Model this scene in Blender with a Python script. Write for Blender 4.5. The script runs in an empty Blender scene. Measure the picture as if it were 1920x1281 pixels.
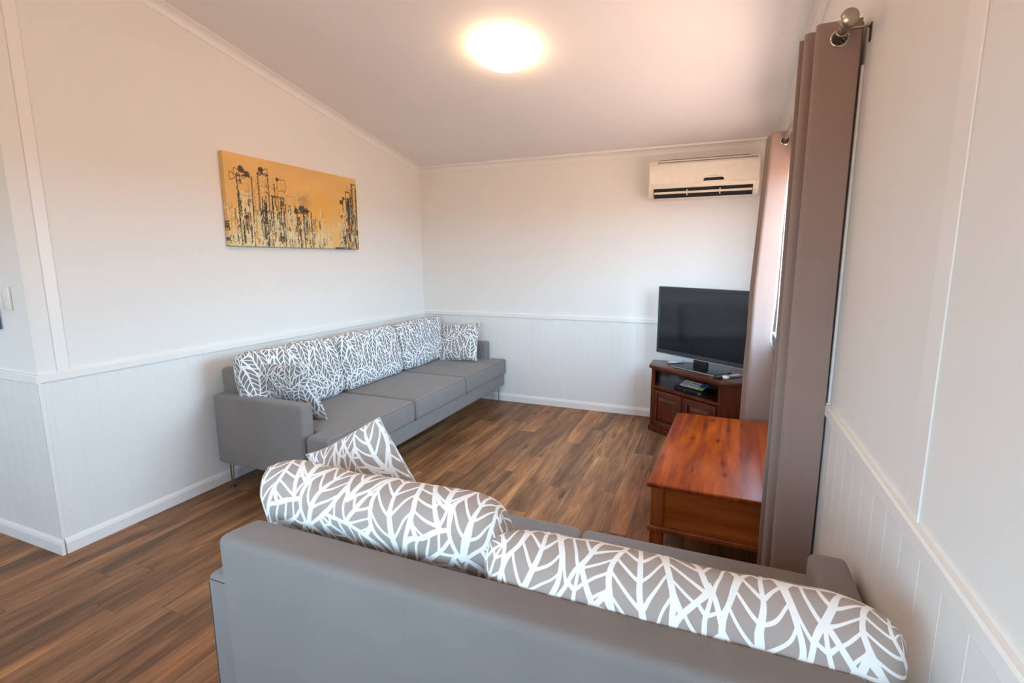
import bpy, bmesh, math, random
import numpy as np
from mathutils import Vector, Matrix, noise as mnoise

S = bpy.context.scene
COL = S.collection
random.seed(7)

# ------------------------------------------------------------------ camera
cam_d = bpy.data.cameras.new('camera')
cam_d.sensor_width = 36.0
cam_d.lens = 17.6193
cam_d.clip_start = 0.05
cam = bpy.data.objects.new('camera', cam_d)
cam.location = (3.0571, -4.8066, 1.4890)
cam.rotation_euler = (1.410135, 0.003813, 0.391788)
COL.objects.link(cam)
S.camera = cam

# ------------------------------------------------------------------ colour management
S.view_settings.view_transform = 'Standard'
S.view_settings.look = 'None'
S.view_settings.exposure = 0.18
S.view_settings.gamma = 1.0
S.view_settings.use_curve_mapping = False
try:
    S.cycles.use_denoising = True
    S.cycles.max_bounces = 12
    S.cycles.diffuse_bounces = 8
    S.cycles.sample_clamp_indirect = 8.0
except Exception:
    pass

# ------------------------------------------------------------------ sky
W_SKY = 18.0
world = bpy.data.worlds.new('sky')
S.world = world
world.use_nodes = True
wn = world.node_tree.nodes
wl = world.node_tree.links
wn.clear()
wo = wn.new('ShaderNodeOutputWorld')
wb = wn.new('ShaderNodeBackground')
wt = wn.new('ShaderNodeTexCoord')
ws = wn.new('ShaderNodeSeparateXYZ')
wr = wn.new('ShaderNodeValToRGB')
wl.new(wt.outputs['Generated'], ws.inputs[0])
wm = wn.new('ShaderNodeMath'); wm.operation = 'MULTIPLY_ADD'
wm.inputs[1].default_value = 0.5; wm.inputs[2].default_value = 0.5
wl.new(ws.outputs['Z'], wm.inputs[0])
wl.new(wm.outputs[0], wr.inputs[0])
cr = wr.color_ramp
K_ = 1 / 2.0      # the ramp holds values up to 1, the strength below restores them
def kc(c): return (c[0] * K_, c[1] * K_, c[2] * K_, 1)
cr.elements[0].position = 0.0;  cr.elements[0].color = kc((0.64, 0.45, 0.38))       # sunlit paving close to the house
cr.elements[1].position = 1.0;  cr.elements[1].color = kc((0.36, 0.60, 1.0))
for pos, c in ((0.07, (0.60, 0.42, 0.36)), (0.14, (0.56, 0.39, 0.33)), (0.22, (0.46, 0.32, 0.27)), (0.38, (0.38, 0.27, 0.22)), (0.497, (0.34, 0.27, 0.23)), (0.51, (0.57, 0.82, 1.04)), (0.62, (0.54, 0.82, 1.08))):
    e = cr.elements.new(pos); e.color = kc(c)
wl.new(wr.outputs[0], wb.inputs[0])
wb.inputs[1].default_value = W_SKY / K_
wl.new(wb.outputs[0], wo.inputs[0])

# ------------------------------------------------------------------ room measures
W = 3.468      # right wall
L = 3.483      # outer corner of the left wall
HC = 2.406     # lower edge of the cornice at the back wall
HT = 2.461     # ceiling at the back wall
SL = 0.18045   # rise of the raked ceiling towards the camera
RAIL = 0.945
YF = -5.75      # wall behind the camera
XL = -2.6      # far end of the hall side
def ceil_z(y): return HT - SL * y
# window in the right wall, unseen window added behind the camera
WY0, WY1, WZ0, WZ1 = -2.60, -0.62, 0.95, 2.10
FX0, FX1, FZ0, FZ1 = 1.4, 2.8, 1.0, 2.05
GX0, GX1 = -1.9, -1.1      # second unseen window, added to light the hall side

def portal(name, loc, rot, sx, sy):
    d = bpy.data.lights.new(name, 'AREA'); d.shape = 'RECTANGLE'; d.size = sx; d.size_y = sy
    d.energy = 1.0
    d.cycles.is_portal = True
    o = bpy.data.objects.new(name, d); o.location = loc; o.rotation_euler = rot
    COL.objects.link(o)
portal('window_daylight_portal', (W + 0.13, (WY0 + WY1) / 2, (WZ0 + WZ1) / 2), (0, math.radians(90), 0), WZ1 - WZ0, WY1 - WY0)
portal('added_rear_window_portal', ((FX0 + FX1) / 2, YF - 0.13, (FZ0 + FZ1) / 2), (math.radians(90), 0, 0), FX1 - FX0, FZ1 - FZ0)  # daylight portal of the unseen window added for the sofa back

portal('added_hall_window_portal', ((GX0 + GX1) / 2, YF - 0.13, (FZ0 + FZ1) / 2), (math.radians(90), 0, 0), GX1 - GX0, FZ1 - FZ0)  # same for the unseen window added on the hall side

# ------------------------------------------------------------------ material helpers
def new_mat(name):
    m = bpy.data.materials.new(name); m.use_nodes = True
    nt = m.node_tree
    return m, nt, nt.nodes['Principled BSDF']
def N(nt, kind, **kw):
    n = nt.nodes.new(kind)
    for k, v in kw.items(): setattr(n, k, v)
    return n
def math_n(nt, op, a, b=None, c=None, clamp=False):
    n = nt.nodes.new('ShaderNodeMath'); n.operation = op; n.use_clamp = clamp
    for i, v in enumerate((a, b, c)):
        if v is None: continue
        if isinstance(v, (int, float)): n.inputs[i].default_value = v
        else: nt.links.new(v, n.inputs[i])
    return n.outputs[0]
def mixrgb(nt, fac, a, b, mode='MIX'):
    n = nt.nodes.new('ShaderNodeMix'); n.data_type = 'RGBA'; n.blend_type = mode
    for key, v in ((0, fac), (6, a), (7, b)):
        if isinstance(v, (int, float)): n.inputs[key].default_value = v
        elif isinstance(v, tuple): n.inputs[key].default_value = v if len(v) == 4 else (*v, 1)
        else: nt.links.new(v, n.inputs[key])
    return n.outputs[2]
def noise_n(nt, vec, scale, detail=3, rough=0.55, dist=0.0):
    n = nt.nodes.new('ShaderNodeTexNoise'); n.inputs['Scale'].default_value = scale
    n.inputs['Detail'].default_value = detail; n.inputs['Roughness'].default_value = rough
    n.inputs['Distortion'].default_value = dist
    if vec is not None: nt.links.new(vec, n.inputs['Vector'])
    return n
def mapping(nt, vec, scale=(1, 1, 1), loc=(0, 0, 0), rot=(0, 0, 0)):
    n = nt.nodes.new('ShaderNodeMapping')
    n.inputs['Scale'].default_value = scale; n.inputs['Location'].default_value = loc; n.inputs['Rotation'].default_value = rot
    nt.links.new(vec, n.inputs['Vector']); return n.outputs[0]
def ramp(nt, fac, stops):
    n = nt.nodes.new('ShaderNodeValToRGB'); r = n.color_ramp
    r.elements[0].position = stops[0][0]; r.elements[0].color = (*stops[0][1], 1)
    r.elements[1].position = stops[-1][0]; r.elements[1].color = (*stops[-1][1], 1)
    for p, c in stops[1:-1]:
        e = r.elements.new(p); e.color = (*c, 1)
    nt.links.new(fac, n.inputs[0]); return n.outputs[0]
def bump(nt, bsdf, h, strength=0.2, dist=0.002):
    n = nt.nodes.new('ShaderNodeBump'); n.inputs['Strength'].default_value = strength
    n.inputs['Distance'].default_value = dist
    nt.links.new(h, n.inputs['Height']); nt.links.new(n.outputs[0], bsdf.inputs['Normal'])

def mat_plain(name, col, rough=0.5, metal=0.0, var=0.03, spec=0.5, scale=30):
    m, nt, b = new_mat(name)
    tc = N(nt, 'ShaderNodeTexCoord')
    n = noise_n(nt, tc.outputs['Object'], scale, 2)
    lo = tuple(max(0, c * (1 - var)) for c in col); hi = tuple(min(1, c * (1 + var)) for c in col)
    nt.links.new(ramp(nt, n.outputs[0], [(0.3, lo), (0.7, hi)]), b.inputs['Base Color'])
    b.inputs['Roughness'].default_value = rough; b.inputs['Metallic'].default_value = metal
    b.inputs['Specular IOR Level'].default_value = spec
    return m
def mat_fabric(name, col, var=0.06, weave=700, sheen=0.15):
    m, nt, b = new_mat(name)
    tc = N(nt, 'ShaderNodeTexCoord')
    n1 = noise_n(nt, tc.outputs['Object'], weave, 2)
    n2 = noise_n(nt, tc.outputs['Object'], 5, 3)
    base = ramp(nt, n1.outputs[0], [(0.3, tuple(c * (1 - var) for c in col)), (0.7, tuple(c * (1 + var) for c in col))])
    big = ramp(nt, n2.outputs[0], [(0.3, (0.94, 0.94, 0.94)), (0.7, (1.04, 1.03, 1.02))])
    nt.links.new(mixrgb(nt, 1.0, base, big, 'MULTIPLY'), b.inputs['Base Color'])
    b.inputs['Roughness'].default_value = 0.9
    b.inputs['Specular IOR Level'].default_value = 0.2
    b.inputs['Sheen Weight'].default_value = sheen
    bump(nt, b, n1.outputs[0], 0.25, 0.001)
    return m
def mat_wood(name, dark, mid, light, axis='Y', board=None, rough=0.3, scale=1.0, coat=0.0):
    m, nt, b = new_mat(name)
    tc = N(nt, 'ShaderNodeTexCoord')
    st = {'X': (1.2, 14, 14), 'Y': (14, 1.2, 14), 'Z': (14, 14, 1.2)}[axis]
    v = tc.outputs['Object']
    tone = None
    if board:
        sx = N(nt, 'ShaderNodeSeparateXYZ'); nt.links.new(v, sx.inputs[0])
        idx = math_n(nt, 'FLOOR', math_n(nt, 'DIVIDE', sx.outputs['X'], board))
        wnz = N(nt, 'ShaderNodeTexWhiteNoise', noise_dimensions='1D'); nt.links.new(idx, wnz.inputs['W'])
        tone = wnz.outputs['Value']
        cmb = N(nt, 'ShaderNodeCombineXYZ'); nt.links.new(math_n(nt, 'MULTIPLY', idx, 3.7), cmb.inputs['Y'])
        add = N(nt, 'ShaderNodeVectorMath', operation='ADD'); nt.links.new(v, add.inputs[0]); nt.links.new(cmb.outputs[0], add.inputs[1])
        v = add.outputs[0]
    vm = mapping(nt, v, tuple(s * scale for s in st))
    n1 = noise_n(nt, vm, 1.3, 5, 0.55, 0.5)
    n2 = noise_n(nt, mapping(nt, v, tuple(s * scale * 5 for s in st)), 2.0, 3, 0.6, 0.3)
    f = math_n(nt, 'ADD', math_n(nt, 'MULTIPLY', n1.outputs[0], 0.75), math_n(nt, 'MULTIPLY', n2.outputs[0], 0.25))
    if tone is not None:
        f = math_n(nt, 'ADD', f, math_n(nt, 'MULTIPLY_ADD', tone, 0.22, -0.11))
        vo = N(nt, 'ShaderNodeTexVoronoi'); vo.inputs['Scale'].default_value = 1.0
        nt.links.new(mapping(nt, v, (9, 4.2, 1)), vo.inputs['Vector'])
        knot = ramp(nt, vo.outputs['Distance'], [(0.0, (1, 1, 1)), (0.10, (0.8, 0.8, 0.8)), (0.2, (0, 0, 0))])
        f = math_n(nt, 'SUBTRACT', f, math_n(nt, 'MULTIPLY', knot, 0.22))
    nt.links.new(ramp(nt, f, [(0.30, dark), (0.5, mid), (0.68, light)]), b.inputs['Base Color'])
    b.inputs['Roughness'].default_value = rough
    b.inputs['Coat Weight'].default_value = coat; b.inputs['Coat Roughness'].default_value = 0.12
    b.inputs['Specular IOR Level'].default_value = 0.3
    bump(nt, b, n2.outputs[0], 0.08, 0.001)
    return m

def mat_wall(name, col, rough=0.55):
    m, nt, b = new_mat(name)
    tc = N(nt, 'ShaderNodeTexCoord')
    n = noise_n(nt, tc.outputs['Object'], 3, 3)
    nf = noise_n(nt, tc.outputs['Object'], 350, 2)
    nt.links.new(ramp(nt, n.outputs[0], [(0.3, tuple(c * 0.985 for c in col)), (0.7, col)]), b.inputs['Base Color'])
    b.inputs['Roughness'].default_value = rough
    b.inputs['Specular IOR Level'].default_value = 0.35
    bump(nt, b, nf.outputs[0], 0.05, 0.001)
    return m

def mat_floor():
    m, nt, b = new_mat('timber_plank_floor')
    tc = N(nt, 'ShaderNodeTexCoord')
    sx = N(nt, 'ShaderNodeSeparateXYZ'); nt.links.new(tc.outputs['Object'], sx.inputs[0])
    pw, pl = 0.148, 1.22
    xr = math_n(nt, 'DIVIDE', math_n(nt, 'ADD', sx.outputs['X'], 0.006), pw)
    row = math_n(nt, 'FLOOR', xr)
    w1 = N(nt, 'ShaderNodeTexWhiteNoise', noise_dimensions='1D'); nt.links.new(row, w1.inputs['W'])
    yr = math_n(nt, 'ADD', math_n(nt, 'DIVIDE', sx.outputs['Y'], pl), w1.outputs['Value'])
    cell = math_n(nt, 'FLOOR', yr)
    cv = N(nt, 'ShaderNodeCombineXYZ'); nt.links.new(row, cv.inputs[0]); nt.links.new(cell, cv.inputs[1])
    w2 = N(nt, 'ShaderNodeTexWhiteNoise', noise_dimensions='2D'); nt.links.new(cv.outputs[0], w2.inputs['Vector'])
    # seams
    fx = math_n(nt, 'ABSOLUTE', math_n(nt, 'SUBTRACT', math_n(nt, 'FRACT', xr), 0.5))
    fy = math_n(nt, 'ABSOLUTE', math_n(nt, 'SUBTRACT', math_n(nt, 'FRACT', yr), 0.5))
    seam = math_n(nt, 'MAXIMUM', math_n(nt, 'GREATER_THAN', fx, 0.5 - 0.0011 / pw), math_n(nt, 'GREATER_THAN', fy, 0.5 - 0.0011 / pl))
    # per plank offset of the grain
    off = N(nt, 'ShaderNodeVectorMath', operation='SCALE'); nt.links.new(w2.outputs['Color'], off.inputs[0]); off.inputs['Scale'].default_value = 17.0
    vv = N(nt, 'ShaderNodeVectorMath', operation='ADD'); nt.links.new(tc.outputs['Object'], vv.inputs[0]); nt.links.new(off.outputs[0], vv.inputs[1])
    v = vv.outputs[0]
    n1 = noise_n(nt, mapping(nt, v, (9, 0.9, 1)), 1.0, 5, 0.6, 0.9)
    n2 = noise_n(nt, mapping(nt, v, (75, 4.5, 1)), 1.0, 4, 0.65, 0.4)
    n3 = noise_n(nt, mapping(nt, v, (26, 1.1, 1)), 1.0, 3, 0.6, 1.2)
    base = ramp(nt, n1.outputs[0], [(0.30, (0.115, 0.066, 0.042)), (0.43, (0.205, 0.112, 0.066)), (0.54, (0.305, 0.165, 0.092)), (0.66, (0.43, 0.255, 0.15)), (0.78, (0.50, 0.33, 0.21))])
    grey = ramp(nt, n3.outputs[0], [(0.50, (0, 0, 0)), (0.66, (1, 1, 1))])
    base = mixrgb(nt, math_n(nt, 'MULTIPLY', grey, 0.42), base, (0.135, 0.098, 0.078))
    pt = ramp(nt, w2.outputs['Value'], [(0.0, (0.66, 0.66, 0.68)), (0.5, (0.93, 0.93, 0.93)), (1.0, (1.25, 1.19, 1.12))])
    base = mixrgb(nt, 1.0, base, pt, 'MULTIPLY')
    fine = ramp(nt, n2.outputs[0], [(0.34, (0.74, 0.72, 0.70)), (0.5, (0.98, 0.98, 0.98)), (0.7, (1.10, 1.09, 1.07))])
    base = mixrgb(nt, 1.0, base, fine, 'MULTIPLY')
    # knots
    vo = N(nt, 'ShaderNodeTexVoronoi'); vo.inputs['Scale'].default_value = 1.0
    nt.links.new(mapping(nt, v, (6.5, 1.7, 1)), vo.inputs['Vector'])
    kn = ramp(nt, vo.outputs['Distance'], [(0.0, (1, 1, 1)), (0.07, (0.9, 0.9, 0.9)), (0.15, (0, 0, 0))])
    base = mixrgb(nt, math_n(nt, 'MULTIPLY', kn, 0.7), base, (0.06, 0.035, 0.025))
    base = mixrgb(nt, 1.0, base, (1.02, 0.84, 0.58), 'MULTIPLY')
    base = mixrgb(nt, math_n(nt, 'MULTIPLY', seam, 0.75), base, (0.035, 0.02, 0.014))
    nt.links.new(base, b.inputs['Base Color'])
    nt.links.new(ramp(nt, n2.outputs[0], [(0.3, (0.50,) * 3), (0.7, (0.40,) * 3)]), b.inputs['Roughness'])
    b.inputs['Specular IOR Level'].default_value = 0.32
    hh = math_n(nt, 'SUBTRACT', math_n(nt, 'MULTIPLY', n2.outputs[0], 0.3), seam)
    bump(nt, b, hh, 0.25, 0.0012)
    return m

# leaf print: lens-shaped leaves laid over one another in a repeating tile
def leaf_group():
    g = bpy.data.node_groups.new('leaf_print', 'ShaderNodeTree')
    for nm in ('U', 'V', 'CX', 'CY', 'COS', 'SIN', 'LEN', 'WID', 'BEND', 'VEIN', 'PREV'):
        g.interface.new_socket(nm, in_out='INPUT', socket_type='NodeSocketFloat')
    g.interface.new_socket('OUT', in_out='OUTPUT', socket_type='NodeSocketFloat')
    gi = g.nodes.new('NodeGroupInput'); go = g.nodes.new('NodeGroupOutput')
    I = gi.outputs
    M = lambda op, a, b=None, c=None, clamp=False: math_n(g, op, a, b, c, clamp)
    dx = M('SUBTRACT', M('FRACT', M('ADD', M('SUBTRACT', I['U'], I['CX']), 0.5)), 0.5)
    dy = M('SUBTRACT', M('FRACT', M('ADD', M('SUBTRACT', I['V'], I['CY']), 0.5)), 0.5)
    a = M('ADD', M('MULTIPLY', dx, I['COS']), M('MULTIPLY', dy, I['SIN']))
    b0 = M('SUBTRACT', M('MULTIPLY', dy, I['COS']), M('MULTIPLY', dx, I['SIN']))
    u = M('DIVIDE', a, I['LEN'])                       # -1 .. 1 along the midrib
    u2 = M('MULTIPLY', u, u)
    b = M('ADD', b0, M('MULTIPLY', I['BEND'], u2))
    ab = M('ABSOLUTE', b)
    # lens outline, fuller near the stalk
    prof = M('MULTIPLY', M('MULTIPLY', M('SUBTRACT', 1.0, u2), I['WID']), M('SUBTRACT', 1.0, M('MULTIPLY', u, 0.30)))
    r = M('SUBTRACT', ab, prof)
    LW = 0.0138
    inside = M('LESS_THAN', r, LW)
    # midrib gets wider towards the stalk
    rib = M('GREATER_THAN', ab, M('MULTIPLY_ADD', u, -0.006, LW * 0.95))
    cell = M('LESS_THAN', r, -LW)
    ph = M('DIVIDE', M('SUBTRACT', a, M('MULTIPLY', M('POWER', M('MAXIMUM', ab, 1e-4), 1.3), 2.1)), I['VEIN'])
    fr = M('ABSOLUTE', M('SUBTRACT', M('FRACT', ph), 0.5))
    vein = M('LESS_THAN', fr, 0.5 - 0.0)
    vein = M('LESS_THAN', M('MULTIPLY', M('SUBTRACT', 0.5, fr), -1.0), M('DIVIDE', -0.0115, I['VEIN']))
    grey = M('MULTIPLY', M('MULTIPLY', rib, cell), vein)
    out = M('ADD', M('MULTIPLY', inside, grey), M('MULTIPLY', M('SUBTRACT', 1.0, inside), I['PREV']))
    g.links.new(out, go.inputs['OUT'])
    return g
LEAF = leaf_group()
LEAVES = [  # cx, cy, angle deg, half length, half width, bend, vein
    (0.05, 0.10, 62, 0.40, 0.15, 0.03, 0.105), (0.55, 0.18, 118, 0.40, 0.15, -0.03, 0.11),
    (0.30, 0.62, 70, 0.38, 0.16, 0.02, 0.10), (0.80, 0.66, 112, 0.38, 0.15, -0.02, 0.105),
    (0.05, 0.86, 150, 0.30, 0.12, 0.03, 0.095), (0.52, 0.90, 35, 0.30, 0.12, -0.03, 0.095),
    (0.28, 0.20, 95, 0.34, 0.135, 0.02, 0.115), (0.80, 0.25, 80, 0.34, 0.13, -0.02, 0.11),
    (0.55, 0.52, 100, 0.36, 0.14, 0.02, 0.105), (0.04, 0.48, 84, 0.35, 0.135, -0.02, 0.11),
]
def mat_leaf(name, grey=(0.39, 0.32, 0.28), white=(0.86, 0.83, 0.80), tile=0.47, shift=(0, 0), rot=0.0):
    m, nt, b = new_mat(name)
    uv = N(nt, 'ShaderNodeUVMap'); uv.uv_map = 'UVMap'
    nz = noise_n(nt, uv.outputs[0], 9.0, 1)
    v = mapping(nt, uv.outputs[0], (1 / tile, 1 / tile, 1), (shift[0], shift[1], 0), (0, 0, rot))
    sx = N(nt, 'ShaderNodeSeparateXYZ'); nt.links.new(v, sx.inputs[0])
    wob = math_n(nt, 'MULTIPLY_ADD', nz.outputs[0], 0.06, -0.03)
    U = math_n(nt, 'ADD', sx.outputs[0], wob); V = math_n(nt, 'SUBTRACT', sx.outputs[1], wob)
    prev = 1.0
    for (cx, cy, an, ln, wd, bd, vn) in LEAVES:
        n = nt.nodes.new('ShaderNodeGroup'); n.node_tree = LEAF
        nt.links.new(U, n.inputs['U']); nt.links.new(V, n.inputs['V'])
        a = math.radians(an)
        for k, val in (('CX', cx), ('CY', cy), ('COS', math.cos(a)), ('SIN', math.sin(a)), ('LEN', ln), ('WID', wd), ('BEND', bd), ('VEIN', vn)):
            n.inputs[k].default_value = val
        if isinstance(prev, float): n.inputs['PREV'].default_value = prev
        else: nt.links.new(prev, n.inputs['PREV'])
        prev = n.outputs['OUT']
    nt.links.new(mixrgb(nt, prev, white, grey), b.inputs['Base Color'])
    b.inputs['Roughness'].default_value = 0.85
    b.inputs['Specular IOR Level'].default_value = 0.2
    tc = N(nt, 'ShaderNodeTexCoord')
    nf = noise_n(nt, tc.outputs['Object'], 14, 3)
    bump(nt, b, nf.outputs[0], 0.18, 0.01)
    return m

M = {}
M['wall'] = mat_wall('cream_wall_paint', (0.80, 0.765, 0.72))
M['wainscot'] = mat_wall('white_panel_paint', (0.80, 0.775, 0.74), 0.45)
M['trim'] = mat_wall('white_trim_paint', (0.84, 0.80, 0.755), 0.35)
M['ceiling'] = mat_wall('ceiling_paint', (0.82, 0.78, 0.74), 0.7)
M['floor'] = mat_floor()
M['sofa'] = mat_fabric('grey_sofa_fabric', (0.212, 0.187, 0.172))
M['seam'] = mat_fabric('dark_grey_seam_thread', (0.10, 0.095, 0.09))
M['chrome'] = mat_plain('polished_steel', (0.62, 0.60, 0.57), 0.18, 1.0)
M['nickel'] = mat_plain('brushed_nickel', (0.46, 0.40, 0.32), 0.28, 1.0)
M['dark_metal'] = mat_plain('dark_bracket_metal', (0.06, 0.05, 0.04), 0.4, 0.6)
M['black'] = mat_plain('black_plastic', (0.012, 0.012, 0.013), 0.3)
M['bezel'] = mat_plain('charcoal_gloss_bezel', (0.04, 0.05, 0.063), 0.3)
M['screen'] = mat_plain('dark_tv_glass', (0.005, 0.006, 0.008), 0.09, 0.0, 0.03, 0.8)
M['silver'] = mat_plain('silver_plastic', (0.55, 0.54, 0.52), 0.3, 0.7)
M['white_plastic'] = mat_plain('white_plastic', (0.80, 0.76, 0.70), 0.28)
M['ac'] = mat_plain('ivory_air_conditioner_plastic', (0.80, 0.72, 0.61), 0.3)
M['grey_plastic'] = mat_plain('grey_plastic', (0.16, 0.16, 0.16), 0.45)
M['paper'] = mat_plain('leaflet_paper', (0.78, 0.73, 0.67), 0.6)
M['ink'] = mat_plain('printed_ink', (0.10, 0.10, 0.12), 0.6)
M['blue'] = mat_plain('printed_blue', (0.03, 0.10, 0.35), 0.5)
M['green'] = mat_plain('printed_green', (0.25, 0.50, 0.08), 0.5)
M['badge'] = mat_plain('dull_red_badge', (0.20, 0.06, 0.06), 0.4)
M['cabinet'] = mat_wood('dark_red_cabinet_timber', (0.030, 0.005, 0.002), (0.090, 0.016, 0.005), (0.165, 0.036, 0.010), 'Z', None, 0.32, 1.0, 0.3)
M['cabinet_top'] = mat_wood('dark_red_cabinet_top', (0.04, 0.010, 0.006), (0.09, 0.024, 0.012), (0.14, 0.042, 0.022), 'X', None, 0.3, 1.0, 0.3)
M['table_top'] = mat_wood('amber_pine_boards', (0.12, 0.010, 0.001), (0.30, 0.044, 0.001), (0.44, 0.088, 0.003), 'Y', 0.105, 0.34, 0.8, 0.06)
M['table_top'].node_tree.nodes['Principled BSDF'].inputs['Specular IOR Level'].default_value = 0.18
M['table_side'] = mat_wood('amber_stained_timber', (0.15, 0.030, 0.006), (0.30, 0.070, 0.011), (0.43, 0.125, 0.022), 'X', None, 0.35, 0.7, 0.2)
M['table_leg'] = mat_wood('red_stained_timber_post', (0.13, 0.030, 0.008), (0.24, 0.062, 0.015), (0.34, 0.10, 0.025), 'Z', None, 0.35, 0.8, 0.2)
M['curtain'] = mat_fabric('taupe_curtain_cloth', (0.31, 0.215, 0.178), 0.03, 900, 0.25)
M['dark_void'] = mat_plain('dark_vent_interior', (0.01, 0.008, 0.007), 0.8)
M['blue_canvas'] = mat_plain('slate_blue_canvas', (0.06, 0.12, 0.22), 0.6, 0, 0.25, 0.3, 8)
M['ground'] = mat_plain('dry_earth', (0.30, 0.20, 0.15), 0.9)

def mat_lamp():
    m, nt, b = new_mat('glowing_opal_glass')
    tc = N(nt, 'ShaderNodeTexCoord'); n = noise_n(nt, tc.outputs['Object'], 2, 1)
    nt.links.new(ramp(nt, n.outputs[0], [(0, (1.0, 0.66, 0.38)), (1, (1.0, 0.68, 0.40))]), b.inputs['Emission Color'])
    b.inputs['Base Color'].default_value = (0.9, 0.88, 0.84, 1)
    b.inputs['Emission Strength'].default_value = 19.0
    return m
M['lamp'] = mat_lamp()
def mat_glass():
    m, nt, b = new_mat('window_glass')
    nt.nodes.remove(b)
    out = nt.nodes['Material Output']
    tr = N(nt, 'ShaderNodeBsdfTransparent'); tr.inputs[0].default_value = (0.96, 0.98, 0.98, 1)
    gl = N(nt, 'ShaderNodeBsdfGlossy'); gl.inputs['Roughness'].default_value = 0.02
    tcg = N(nt, 'ShaderNodeTexCoord'); ng = noise_n(nt, tcg.outputs['Object'], 2, 1)
    frs = math_n(nt, 'MULTIPLY_ADD', ng.outputs[0], 0.01, 0.04)
    mx = N(nt, 'ShaderNodeMixShader')
    nt.links.new(frs, mx.inputs[0]); nt.links.new(tr.outputs[0], mx.inputs[1]); nt.links.new(gl.outputs[0], mx.inputs[2])
    nt.links.new(mx.outputs[0], out.inputs[0])
    return m
M['glass'] = mat_glass()

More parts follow.
